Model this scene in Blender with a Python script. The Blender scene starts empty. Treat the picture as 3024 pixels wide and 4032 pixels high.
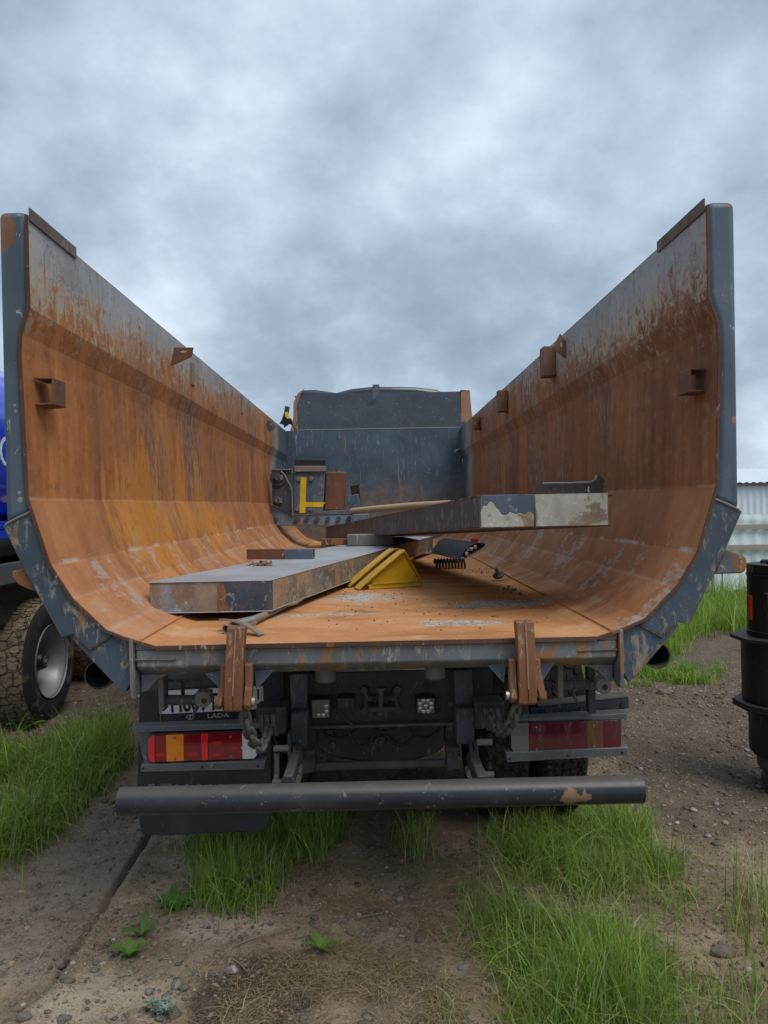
import bpy, math, random
import numpy as np
from mathutils import Vector, Matrix, Euler
R=math.radians
random.seed(7)
rng=np.random.default_rng(11)
scene=bpy.context.scene
COL=scene.collection

# ---------------------------------------------------------------- camera
CAM_H=1.6; FPX=2917.0
yaw,pit,rol=R(0.72),R(0.515),R(1.1)
fw=Vector((math.sin(yaw)*math.cos(pit),math.cos(yaw)*math.cos(pit),-math.sin(pit)))
r0=Vector((math.cos(yaw),-math.sin(yaw),0)); u0=r0.cross(fw)
cr=math.cos(rol)*r0-math.sin(rol)*u0; cu=math.sin(rol)*r0+math.cos(rol)*u0
cam_d=bpy.data.cameras.new('camera'); cam=bpy.data.objects.new('camera',cam_d); COL.objects.link(cam)
m=Matrix((cr,cu,-fw)).transposed().to_4x4(); m.translation=Vector((0,0,CAM_H)); cam.matrix_world=m
cam_d.sensor_fit='VERTICAL'; cam_d.sensor_height=36; cam_d.lens=36*FPX/4032
cam_d.clip_end=2000; cam_d.clip_start=0.05
scene.camera=cam
CO=Vector((0,0,CAM_H))
def ray(x,y): return fw*FPX+cr*(x-1512)-cu*(y-2016)
def P(x,y,Y):
    d=ray(x,y); return CO+d*(Y/d.y)
def PX(x,y,X):
    d=ray(x,y); return CO+d*(X/d.x)
def PZ(x,y,z=0.0):
    d=ray(x,y); return CO+d*((z-CAM_H)/d.z)

# ---------------------------------------------------------------- sky, sun, exposure
SUN_EL,SUN_AZ=R(58),R(140)      # azimuth measured clockwise from +Y
w=bpy.data.worlds.new('World'); scene.world=w; w.use_nodes=True
nt=w.node_tree; N=nt.nodes; L=nt.links; N.clear()
def wn(t,**k):
    n=N.new(t)
    for a,b in k.items(): setattr(n,a,b)
    return n
out=wn('ShaderNodeOutputWorld'); sky=wn('ShaderNodeTexSky',sky_type='NISHITA',sun_disc=False)
sky.sun_elevation=SUN_EL; sky.sun_rotation=SUN_AZ; sky.air_density=1.2; sky.dust_density=2.5
bg1=wn('ShaderNodeBackground'); bg1.inputs[1].default_value=0.07; L.new(sky.outputs[0],bg1.inputs[0])
tc=wn('ShaderNodeTexCoord'); sp=wn('ShaderNodeSeparateXYZ'); L.new(tc.outputs['Generated'],sp.inputs[0])
def wm(op,a,b=None,c=None):
    n=wn('ShaderNodeMath',operation=op)
    for i,v in enumerate((a,b,c)):
        if v is None: continue
        if isinstance(v,(int,float)): n.inputs[i].default_value=v
        else: L.new(v,n.inputs[i])
    return n.outputs[0]
zc=wm('MAXIMUM',sp.outputs[2],0.0); den=wm('ADD',zc,0.6)
cx_=wm('DIVIDE',sp.outputs[0],den); cy_=wm('DIVIDE',sp.outputs[1],den)
cv=wn('ShaderNodeCombineXYZ'); L.new(cx_,cv.inputs[0]); L.new(cy_,cv.inputs[1]); cv.inputs[2].default_value=3.7
def wnoise(scale,detail,rough,dist,off):
    ad=wn('ShaderNodeVectorMath',operation='ADD'); L.new(cv.outputs[0],ad.inputs[0]); ad.inputs[1].default_value=off
    n=wn('ShaderNodeTexNoise'); n.inputs['Scale'].default_value=scale; n.inputs['Detail'].default_value=detail
    n.inputs['Roughness'].default_value=rough; n.inputs['Distortion'].default_value=dist
    L.new(ad.outputs[0],n.inputs['Vector']); return n.outputs['Fac']
na=wnoise(2.2,3,0.5,0.1,(2.3,0.4,0)); nb=wnoise(5.0,9,0.58,0.1,(5.1,1.7,0)); nc=wnoise(14,6,0.6,0.1,(1.1,7.7,0))
f1=wm('ADD',wm('MULTIPLY',na,0.48),wm('ADD',wm('MULTIPLY',nb,0.42),wm('MULTIPLY',nc,0.10)))
def thin(px_,py_,rad,amt):      # thinner cloud round a direction
    d=ray(px_,py_).normalized(); dt=wn('ShaderNodeVectorMath',operation='DOT_PRODUCT'); L.new(tc.outputs['Generated'],dt.inputs[0]); dt.inputs[1].default_value=d
    return wm('MULTIPLY',wm('POWER',2.718,wm('DIVIDE',wm('SUBTRACT',dt.outputs['Value'],1.0),1-math.cos(R(rad)))),amt)
for t_ in ((1850,480,6,.10),(1050,160,6,.09),(850,930,6,.06),(2380,820,6,.05),(1450,830,3,.05),(2950,1700,9,.06),(1900,1330,9,-.05),(2600,1300,8,-.035),(300,520,9,-.05),(1350,520,5,-.05),(2700,200,10,-.05),(1600,150,5,-.05),(1150,1270,7,-.05),(400,1150,6,.04)): f1=wm('ADD',f1,thin(*t_))
rp=wn('ShaderNodeValToRGB'); L.new(f1,rp.inputs[0])
e=rp.color_ramp.elements
e[0].position=0.36; e[0].color=(0.20,0.26,0.338,1); e[1].position=0.68; e[1].color=(0.60,0.68,0.775,1)
x=e.new(0.46); x.color=(0.272,0.345,0.435,1); x=e.new(0.55); x.color=(0.385,0.463,0.562,1)
bg2=wn('ShaderNodeBackground'); bg2.inputs[1].default_value=1.0; L.new(rp.outputs[0],bg2.inputs[0])
mx=wn('ShaderNodeMixShader'); mx.inputs[0].default_value=0.93
L.new(bg1.outputs[0],mx.inputs[1]); L.new(bg2.outputs[0],mx.inputs[2]); L.new(mx.outputs[0],out.inputs[0])
sd=bpy.data.lights.new('sun','SUN'); sd.energy=1.5; sd.angle=R(35); sd.color=(1,0.96,0.9)
so=bpy.data.objects.new('sun',sd); COL.objects.link(so)
sdir=Vector((math.sin(SUN_AZ)*math.cos(SUN_EL),math.cos(SUN_AZ)*math.cos(SUN_EL),math.sin(SUN_EL)))
so.rotation_euler=sdir.to_track_quat('Z','Y').to_euler(); so.location=(5,-5,20)
vs=scene.view_settings; vs.view_transform='Standard'; vs.look='None'; vs.exposure=0.52; vs.gamma=1.0
scene.cycles.max_bounces=6; scene.cycles.use_denoising=True

# ---------------------------------------------------------------- node helper for materials
class NT:
    def __init__(s,name):
        s.m=bpy.data.materials.new(name); s.m.use_nodes=True; s.t=s.m.node_tree; s.t.nodes.clear()
        s.o=s.t.nodes.new('ShaderNodeOutputMaterial'); s.geo=s.t.nodes.new('ShaderNodeNewGeometry')
        s.p=s.geo.outputs['Position']
    def n(s,t,**k):
        n=s.t.nodes.new(t)
        for a,b in k.items(): setattr(n,a,b)
        return n
    def put(s,sock,v):
        if v is None: return
        if isinstance(v,bpy.types.NodeSocket): s.t.links.new(v,sock)
        elif isinstance(v,(tuple,list)):
            v=tuple(v)
            if sock.type=='RGBA' and len(v)==3: v=v+(1,)
            sock.default_value=v
        else: sock.default_value=v
    def ma(s,op,a,b=None,c=None,cl=False):
        n=s.n('ShaderNodeMath',operation=op); n.use_clamp=cl
        for i,v in enumerate((a,b,c)): s.put(n.inputs[i],v)
        return n.outputs[0]
    def xyz(s,v=None):
        n=s.n('ShaderNodeSeparateXYZ'); s.put(n.inputs[0],v or s.p); return n.outputs
    def cmb(s,x=0.,y=0.,z=0.):
        n=s.n('ShaderNodeCombineXYZ')
        for i,v in enumerate((x,y,z)): s.put(n.inputs[i],v)
        return n.outputs[0]
    def sc(s,v,k,off=(0,0,0)):
        n=s.n('ShaderNodeMapping'); s.put(n.inputs['Vector'],v); n.inputs['Scale'].default_value=k; n.inputs['Location'].default_value=off
        return n.outputs[0]
    def noise(s,scale,detail=4,rough=.55,dist=0.,v=None,col=False):
        n=s.n('ShaderNodeTexNoise'); s.put(n.inputs['Vector'],v or s.p)
        n.inputs['Scale'].default_value=scale; n.inputs['Detail'].default_value=detail
        n.inputs['Roughness'].default_value=rough; n.inputs['Distortion'].default_value=dist
        return n.outputs['Color' if col else 'Fac']
    def voro(s,scale,v=None,feat='F1',out='Distance',rnd=1.):
        n=s.n('ShaderNodeTexVoronoi',feature=feat); s.put(n.inputs['Vector'],v or s.p)
        n.inputs['Scale'].default_value=scale; n.inputs['Randomness'].default_value=rnd
        return n.outputs[out]
    def st(s,v,a,b):          # smoothstep
        n=s.n('ShaderNodeMapRange',interpolation_type='SMOOTHSTEP'); s.put(n.inputs[0],v)
        s.put(n.inputs[1],a); s.put(n.inputs[2],b); return n.outputs[0]
    def mix(s,f,a,b,mode='MIX'):
        n=s.n('ShaderNodeMix',data_type='RGBA',blend_type=mode); s.put(n.inputs[0],f)
        s.put(n.inputs[6],a); s.put(n.inputs[7],b); return n.outputs[2]
    def ramp(s,f,els,interp='LINEAR'):
        n=s.n('ShaderNodeValToRGB'); s.put(n.inputs[0],f); cr_=n.color_ramp; cr_.interpolation=interp
        for i,(p,c) in enumerate(els):
            if i<2: q=cr_.elements[i]; q.position=p
            else: q=cr_.elements.new(p)
            q.color=tuple(c)+(1,)
        return n.outputs[0]
    def bump(s,h,st=.3,d=.01,nrm=None):
        n=s.n('ShaderNodeBump'); s.put(n.inputs['Height'],h); n.inputs['Strength'].default_value=st; n.inputs['Distance'].default_value=d
        s.put(n.inputs['Normal'],nrm); return n.outputs[0]
    def edge(s,r=.006):
        b=s.n('ShaderNodeBevel'); b.samples=3; b.inputs[0].default_value=r
        d=s.n('ShaderNodeVectorMath',operation='DOT_PRODUCT'); s.t.links.new(b.outputs[0],d.inputs[0]); s.t.links.new(s.geo.outputs['Normal'],d.inputs[1])
        return s.st(d.outputs['Value'],.985,.93)
    def gauss(s,c,cy,ry,cz,rz,ys,zs):
        a=s.ma('DIVIDE',s.ma('SUBTRACT',ys,cy),ry); b=s.ma('DIVIDE',s.ma('SUBTRACT',zs,cz),rz)
        q=s.ma('ADD',s.ma('MULTIPLY',a,a),s.ma('MULTIPLY',b,b)); return s.ma('POWER',2.718,s.ma('MULTIPLY',q,-c))
    def done(s,col,rough=.6,metal=0.,nrm=None,spec=.5,coat=0.,extra=None):
        b=s.n('ShaderNodeBsdfPrincipled'); s.put(b.inputs['Base Color'],col); s.put(b.inputs['Roughness'],rough)
        s.put(b.inputs['Metallic'],metal); s.put(b.inputs['Normal'],nrm); s.put(b.inputs['Specular IOR Level'],spec)
        s.put(b.inputs['Coat Weight'],coat)
        if extra:
            for k,v in extra.items(): s.put(b.inputs[k],v)
        s.t.links.new(b.outputs[0],s.o.inputs[0]); return s.m

# ---------------------------------------------------------------- mesh helper
class MB:
    def __init__(s): s.v=[]; s.f=[]
    def add(s,vs,fs):
        b=len(s.v); s.v+= [tuple(v) for v in vs]; s.f+=[tuple(i+b for i in f) for f in fs]; return s
    def hexa(s,c):   # bottom 4 (ccw), top 4
        return s.add(c,[(3,2,1,0),(4,5,6,7),(0,1,5,4),(1,2,6,5),(2,3,7,6),(3,0,4,7)])
    def box(s,x0,x1,y0,y1,z0,z1,M=None):
        c=[(x0,y0,z0),(x1,y0,z0),(x1,y1,z0),(x0,y1,z0),(x0,y0,z1),(x1,y0,z1),(x1,y1,z1),(x0,y1,z1)]
        if M is not None: c=[M@Vector(q) for q in c]
        return s.hexa(c)
    def prism(s,poly,vec):    # poly: 3-D points, extruded by vec
        n=len(poly); vec=Vector(vec); a=[Vector(p) for p in poly]; b=[p+vec for p in a]
        return s.add(a+b,[tuple(range(n))[::-1],tuple(range(n,2*n))]+[(i,(i+1)%n,(i+1)%n+n,i+n) for i in range(n)])
    def py(s,poly,y0,y1): return s.prism([(x,y0,z) for x,z in poly],(0,y1-y0,0))
    def px(s,poly,x0,x1): return s.prism([(x0,y,z) for y,z in poly],(x1-x0,0,0))
    def pz(s,poly,z0,z1): return s.prism([(x,y,z0) for x,y in poly],(0,0,z1-z0))
    def lathe(s,o,d,prof,n=24,caps=True,sx=1.,arc=None):
        o=Vector(o); d=Vector(d).normalized(); a=d.orthogonal().normalized()
        if abs(d.z)<.9: a=Vector((0,0,1)).cross(d).normalized()
        b=d.cross(a); vs=[]
        for r,h in prof:
            for i in range(n):
                t=2*math.pi*i/n; vs.append(o+d*h+(a*math.cos(t)*sx+b*math.sin(t))*r)
        fs=[]
        for k in range(len(prof)-1):
            for i in range(n): j=(i+1)%n; fs.append((k*n+i,k*n+j,(k+1)*n+j,(k+1)*n+i))
        if caps: fs.append(tuple(range(n))[::-1]); fs.append(tuple(range((len(prof)-1)*n,len(prof)*n)))
        return s.add(vs,fs)
    def cyl(s,p,q,r,n=20,r2=None):
        p=Vector(p);q=Vector(q); return s.lathe(p,q-p,[(r,0),(r if r2 is None else r2,(q-p).length)],n)
    def pipe(s,p,q,r,ri,n=28):   # hollow tube
        p=Vector(p);q=Vector(q);l=(q-p).length
        return s.lathe(p,q-p,[(ri,0),(r,0),(r,l),(ri,l),(ri,0)],n,caps=False)
    def tube(s,pts,r,n=8,closed=False):
        pts=[Vector(p) for p in pts]; m_=len(pts); vs=[]; prev=None
        for i,p in enumerate(pts):
            if closed: t=(pts[(i+1)%m_]-pts[i-1]).normalized()
            else: t=(pts[min(i+1,m_-1)]-pts[max(i-1,0)]).normalized()
            a=t.orthogonal().normalized() if prev is None else (prev-t*prev.dot(t)).normalized()
            prev=a; b=t.cross(a); rr=r[i] if isinstance(r,(list,tuple)) else r
            vs+=[p+(a*math.cos(2*math.pi*k/n)+b*math.sin(2*math.pi*k/n))*rr for k in range(n)]
        fs=[]
        for i in range(m_ if closed else m_-1):
            j=(i+1)%m_
            for k in range(n): l=(k+1)%n; fs.append((i*n+k,i*n+l,j*n+l,j*n+k))
        if not closed: fs.append(tuple(range(n))[::-1]); fs.append(tuple(range((m_-1)*n,m_*n)))
        return s.add(vs,fs)
    def strip(s,pts,wvec,th):   # bent plate: polyline pts, width vector, thickness along local normal
        pts=[Vector(p) for p in pts]; wvec=Vector(wvec); n=len(pts); nr=[]
        for i in range(n):
            t=(pts[min(i+1,n-1)]-pts[max(i-1,0)]).normalized(); nr.append(t.cross(wvec.normalized()).normalized())
        vs=[]
        for p,q in zip(pts,nr): vs+=[p,p+wvec,p+wvec+q*th,p+q*th]
        fs=[(3,2,1,0),(4*n-4,4*n-3,4*n-2,4*n-1)]
        for i in range(n-1):
            for k in range(4): l=(k+1)%4; fs.append((4*i+k,4*i+l,4*i+4+l,4*i+4+k))
        return s.add(vs,fs)
    def text(s,txt,size,M,depth=.002,sx=1.,base=False,bold=0.):
        cd=bpy.data.curves.new('t','FONT'); cd.body=txt; cd.size=size; cd.extrude=depth; cd.align_x='CENTER'; cd.align_y='BOTTOM_BASELINE' if base else 'CENTER'; cd.resolution_u=3; cd.offset=bold*size
        ob=bpy.data.objects.new('t',cd); COL.objects.link(ob)
        dg=bpy.context.evaluated_depsgraph_get(); me=bpy.data.meshes.new_from_object(ob.evaluated_get(dg))
        s.add([M@Vector((v.co.x*sx,v.co.y,v.co.z)) for v in me.vertices],[tuple(p.vertices) for p in me.polygons])
        bpy.data.objects.remove(ob); bpy.data.meshes.remove(me); bpy.data.curves.remove(cd); return s
    def build(s,name,mat,parent=None,bevel=0.,ang=35,seg=2,label=None):
        me=bpy.data.meshes.new(name); o=bpy.data.objects.new(name,me); COL.objects.link(o)
        off=Vector((0,0,0)); q=parent
        while q is not None: off+=q.location; q=q.parent
        me.from_pydata([tuple(Vector(v)-off) for v in s.v],[],s.f); me.validate()
        import bmesh
        bm=bmesh.new(); bm.from_mesh(me); bmesh.ops.recalc_face_normals(bm,faces=bm.faces); bm.to_mesh(me); bm.free()
        me.materials.append(mat); me.shade_smooth(); me.set_sharp_from_angle(angle=R(ang))
        if parent is not None: o.parent=parent
        if bevel:
            b=o.modifiers.new('edge','BEVEL'); b.width=bevel; b.segments=seg; b.limit_method='ANGLE'; b.angle_limit=R(40); b.harden_normals=False
        if label: o['label']=label
        return o
def tag(o,label=None,cat=None,group=None,kind=None):
    if label: o['label']=label
    if cat: o['category']=cat
    if group: o['group']=group
    if kind: o['kind']=kind
    return o
def thing(name,label,cat,loc=(0,0,0),group=None):
    o=bpy.data.objects.new(name,None); COL.objects.link(o); o.location=loc; o.empty_display_size=.2
    return tag(o,label,cat,group)
def fast(name,V,Q,T,mat,smooth=True):
    me=bpy.data.meshes.new(name); nv=len(V); nq=len(Q); ntr=len(T)
    me.vertices.add(nv); me.vertices.foreach_set('co',np.asarray(V,dtype=np.float32).ravel())
    loops=np.concatenate([np.asarray(Q,dtype=np.int32).ravel(),np.asarray(T,dtype=np.int32).ravel()])
    me.loops.add(len(loops)); me.loops.foreach_set('vertex_index',loops)
    me.polygons.add(nq+ntr)
    st=np.concatenate([np.arange(nq)*4,nq*4+np.arange(ntr)*3]).astype(np.int32)
    me.polygons.foreach_set('loop_start',st)
    me.update(calc_edges=True); me.validate()
    if smooth: me.shade_smooth()
    me.materials.append(mat); o=bpy.data.objects.new(name,me); COL.objects.link(o); return o
# ---------------------------------------------------------------- materials
def m_rust_body():
    t=NT('rusty body plate'); X,Y,Z=t.xyz()
    vs=t.sc(t.p,(2.2,2.2,.45)); vs2=t.sc(t.p,(8,8,.7))
    st=t.noise(1.7,5,.6,.3,vs); st2=t.noise(2.2,4,.6,.2,vs2); big=t.noise(.9,3,.5,.4); fine=t.noise(55,5,.7); mid=t.noise(6,6,.65,.5)
    f=t.ma('ADD',t.ma('MULTIPLY',st,.5),t.ma('ADD',t.ma('MULTIPLY',st2,.3),t.ma('MULTIPLY',mid,.2)))
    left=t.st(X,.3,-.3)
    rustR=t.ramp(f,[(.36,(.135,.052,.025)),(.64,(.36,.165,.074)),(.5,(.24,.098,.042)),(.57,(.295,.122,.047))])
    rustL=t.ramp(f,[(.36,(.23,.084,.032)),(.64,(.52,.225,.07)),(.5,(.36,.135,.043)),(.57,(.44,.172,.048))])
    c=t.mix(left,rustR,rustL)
    # purple-brown mill scale, mostly along the left wall
    sc_=t.noise(2.4,6,.62,.6,t.sc(t.p,(1.2,1.2,.42)))
    pur=t.ma('MULTIPLY',t.st(sc_,.48,.60),t.ma('MULTIPLY',t.st(Y,3.0,4.2),t.st(Z,1.34,1.5)),cl=True)
    sp=t.noise(38,3,.6,0,t.sc(t.p,(1,1,.35)))
    pcol=t.mix(t.st(sp,.47,.6),(.15,.078,.052),(.29,.195,.15))
    c=t.mix(t.ma('MULTIPLY',pur,.8),c,pcol)
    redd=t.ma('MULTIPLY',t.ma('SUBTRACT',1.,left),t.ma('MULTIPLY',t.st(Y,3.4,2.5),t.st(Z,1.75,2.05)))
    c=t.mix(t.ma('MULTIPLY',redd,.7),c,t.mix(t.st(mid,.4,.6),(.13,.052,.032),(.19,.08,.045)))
    # orange runs on the left wall
    yb=t.ma('ADD',Y,t.ma('MULTIPLY',t.ma('SUBTRACT',t.noise(3,4,.6,0,vs2),.5),1.1))
    o1=t.gauss(1.,3.55,.55,1.55,.42,yb,Z); o2=t.gauss(1.,4.30,.11,1.62,.42,Y,Z); o3=t.gauss(1.,4.72,.16,1.60,.44,Y,Z); o4=t.gauss(1.,4.9,.9,1.5,.16,yb,Z)
    om=t.ma('MULTIPLY',t.ma('MAXIMUM',t.ma('MAXIMUM',o1,o2),t.ma('MAXIMUM',o3,o4)),left)
    om=t.st(t.ma('ADD',om,t.ma('MULTIPLY',t.ma('SUBTRACT',t.noise(5,7,.7,.4,t.sc(t.p,(1,3,.5))),.5),1.9)),.42,.66)
    c=t.mix(t.ma('MULTIPLY',om,.6),c,(.60,.245,.026))
    # vertical drip lines
    dr=t.noise(1.,3,.6,.1,t.sc(t.p,(1,17,.5)))
    c=t.mix(t.ma('MULTIPLY',t.st(dr,.60,.74),.3),c,(.11,.047,.03))
    c=t.mix(t.ma('MULTIPLY',t.st(dr,.42,.30),.35),c,(.42,.20,.08))
    mot=t.noise(15,9,.76,.3); mo2=t.noise(4.2,8,.7,.4,t.sc(t.p,(1,1,.6)))
    c=t.mix(t.ma('MULTIPLY',t.st(mot,.53,.66),.5),c,(.34,.215,.145)); c=t.mix(t.ma('MULTIPLY',t.st(mot,.47,.35),.5),c,(.105,.048,.028))
    c=t.mix(t.ma('MULTIPLY',t.st(mo2,.5,.66),t.ma('MULTIPLY',t.st(Z,2.12,2.3),.6)),c,(.30,.185,.135))
    # lower facets: paler, dry dust
    low=t.st(Z,1.66,1.62)
    lowc=t.ramp(t.ma('ADD',t.ma('MULTIPLY',mid,.55),t.ma('MULTIPLY',st,.45)),[(.3,(.26,.105,.045)),(.7,(.50,.245,.12)),(.5,(.37,.155,.065))])
    c=t.mix(t.ma('MULTIPLY',low,t.ma('SUBTRACT',.62,t.ma('MULTIPLY',om,.6))),c,lowc)
    # dust lying on the flatter folds, pale rub along each fold line
    tn=t.xyz(t.geo.outputs['True Normal'])[2]
    c=t.mix(t.ma('MULTIPLY',t.st(t.ma('ABSOLUTE',tn),.25,.95),t.ma('MULTIPLY',t.st(mo2,.40,.60),t.ma('MULTIPLY',low,.48))),c,(.54,.31,.185))
    for zf_ in (1.645,1.318,1.212):
        ef=t.ma('MULTIPLY',t.st(t.ma('ABSOLUTE',t.ma('SUBTRACT',Z,zf_)),.010,.002),t.st(mo2,.42,.55)); c=t.mix(t.ma('MULTIPLY',ef,.28),c,(.52,.36,.26))
    # bare scraped steel patches on the lower facets
    sl=t.noise(2.6,7,.68,.5,t.sc(t.p,(1.3,1.5,1.0))); sl2=t.noise(30,4,.6,0,t.sc(t.p,(1.6,.5,1.6)))
    scr=t.ma('MULTIPLY',t.st(t.ma('ADD',t.ma('MULTIPLY',sl,.75),t.ma('MULTIPLY',sl2,.25)),.545,.585),t.ma('MULTIPLY',t.st(Z,1.52,1.40),t.st(Z,1.165,1.2)))
    c=t.mix(t.ma('MULTIPLY',scr,.72),c,t.mix(fine,(.30,.235,.20),(.47,.41,.37)))
    edge=t.ma('MULTIPLY',t.st(t.ma('ABSOLUTE',t.ma('SUBTRACT',Z,1.430)),.012,.002),t.st(t.noise(5,4,.6,0,t.sc(t.p,(.3,1,.3))),.5,.62))
    c=t.mix(t.ma('MULTIPLY',edge,.7),c,(.5,.44,.38))
    # floor plate: orange dust, grey cement spills
    fl=t.st(Z,1.19,1.16)
    fs=t.noise(2.1,7,.66,.7,t.sc(t.p,(.8,1.5,1))); 
    fc=t.ramp(fs,[(.3,(.36,.145,.05)),(.72,(.64,.37,.19)),(.5,(.52,.235,.088))])
    c=t.mix(fl,c,fc)
    wob=t.ma('ADD',t.ma('MULTIPLY',t.ma('SUBTRACT',t.noise(6,9,.78,.5),.5),2.1),t.ma('MULTIPLY',t.ma('SUBTRACT',t.noise(3,4,.6,0,t.sc(t.p,(.7,3,1))),.5),1.2))
    xs=t.ma('ADD',X,0.); 
    g1=t.gauss(1.,.31,.17,2.77,.085,xs,Y); g2=t.gauss(1.,.60,.30,3.28,.13,xs,Y); g3=t.gauss(1.,-.22,.35,3.05,.06,xs,Y); g4=t.gauss(1.,-.05,.30,3.55,.25,xs,Y)
    gm=t.ma('MAXIMUM',t.ma('MAXIMUM',g1,g2),t.ma('MULTIPLY',t.ma('MAXIMUM',g3,g4),.62))
    gm=t.ma('MULTIPLY',t.st(t.ma('ADD',t.ma('MULTIPLY',gm,1.25),wob),.5,.66),fl)
    c=t.mix(t.ma('MULTIPLY',gm,.9),c,t.mix(t.st(t.noise(60,6,.75),.38,.62),(.20,.175,.15),(.56,.54,.49)))
    # grit, scrape lines and dark stains on the floor plate
    fsl=t.noise(3,5,.7,2.5,t.sc(t.p,(1,1.4,1))); fl1=t.st(t.ma('ABSOLUTE',t.ma('SUBTRACT',fsl,.5)),.010,.002)
    c=t.mix(t.ma('MULTIPLY',t.ma('MULTIPLY',fl1,fl),.3),c,(.56,.44,.31))
    grit=t.noise(90,6,.75); c=t.mix(t.ma('MULTIPLY',t.ma('MULTIPLY',t.st(grit,.56,.66),fl),.6),c,(.19,.10,.05))
    stn=t.noise(2.6,7,.68,.6,t.sc(t.p,(1,1.8,1))); c=t.mix(t.ma('MULTIPLY',t.ma('MULTIPLY',t.st(stn,.54,.66),fl),.55),c,(.24,.115,.05))
    c=t.mix(t.ma('MULTIPLY',t.ma('MULTIPLY',t.st(stn,.44,.34),fl),.5),c,(.56,.40,.26))
    # old grey paint on the upper rail, rubbed through by rust
    lim=t.ma('ADD',2.285,t.ma('MULTIPLY',t.ma('SUBTRACT',Y,2.43),.062))
    hf=t.ma('ADD',t.ma('MULTIPLY',t.noise(22,10,.8,.6,t.sc(t.p,(1,1,.9))),.88),t.ma('MULTIPLY',t.noise(2,6,.7,.3,t.sc(t.p,(3,22,3))),.12))
    lw=t.ma('MULTIPLY',t.ma('SUBTRACT',t.noise(1.7,4,.6,.4),.5),.45)
    pn=t.ma('ADD',t.ma('ADD',t.ma('MULTIPLY',t.ma('SUBTRACT',Z,lim),1.25),lw),t.ma('MULTIPLY',t.ma('SUBTRACT',hf,.5),1.9))
    pm=t.st(pn,-.13,.13)
    sc1=t.noise(9,6,.7,1.6,t.sc(t.p,(1,1,1)))
    lines=t.st(t.ma('ABSOLUTE',t.ma('SUBTRACT',sc1,.5)),.012,.004)
    lines=t.ma('MULTIPLY',lines,t.st(t.noise(2.6,3),.45,.6))
    pc=t.ramp(t.noise(4,6,.65,.4),[(.3,(.26,.27,.255)),(.72,(.40,.405,.38)),(.5,(.30,.33,.345))])
    pc=t.mix(t.ma('MULTIPLY',t.st(t.ma('ADD',Z,t.ma('MULTIPLY',t.ma('SUBTRACT',mid,.5),.5)),2.50,2.32),.7),pc,(.43,.35,.24))
    pc=t.mix(t.ma('MULTIPLY',lines,.8),pc,(.17,.11,.075))
    drip=t.noise(2.2,6,.7,.2,t.sc(t.p,(9,16,1.3)))
    pc=t.mix(t.ma('MULTIPLY',t.st(drip,.56,.66),.8),pc,(.27,.13,.07)); pc=t.mix(t.ma('MULTIPLY',t.st(t.noise(20,9,.78,.5),.56,.64),.75),pc,(.22,.12,.07))
    c=t.mix(pm,c,pc)
    # newer blue-grey paint toward the headboard
    fp=t.ma('ADD',t.ma('ADD',Y,t.ma('MULTIPLY',t.st(X,-.5,.5),-.35)),t.ma('MULTIPLY',t.ma('SUBTRACT',t.noise(1.6,5,.6),.5),1.1))
    pale=t.mix(fine,(.30,.30,.27),(.22,.23,.22))
    c=t.mix(t.ma('MULTIPLY',t.st(fp,7.9,8.5),t.st(Z,1.3,1.6)),c,pale)
    c=t.mix(t.ma('MULTIPLY',t.st(fp,8.3,8.7),t.st(Z,1.3,1.6)),c,(.07,.10,.135))
    c=t.mix(t.ma('MULTIPLY',t.st(fine,.58,.75),.22),c,(.10,.05,.03))
    wav=t.noise(2.1,2)
    return t.done(c,.8,0,t.bump(t.ma('ADD',t.ma('ADD',t.ma('MULTIPLY',fine,.5),t.ma('MULTIPLY',mid,.8)),t.ma('MULTIPLY',wav,3.)),.3,.008),.25)

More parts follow.
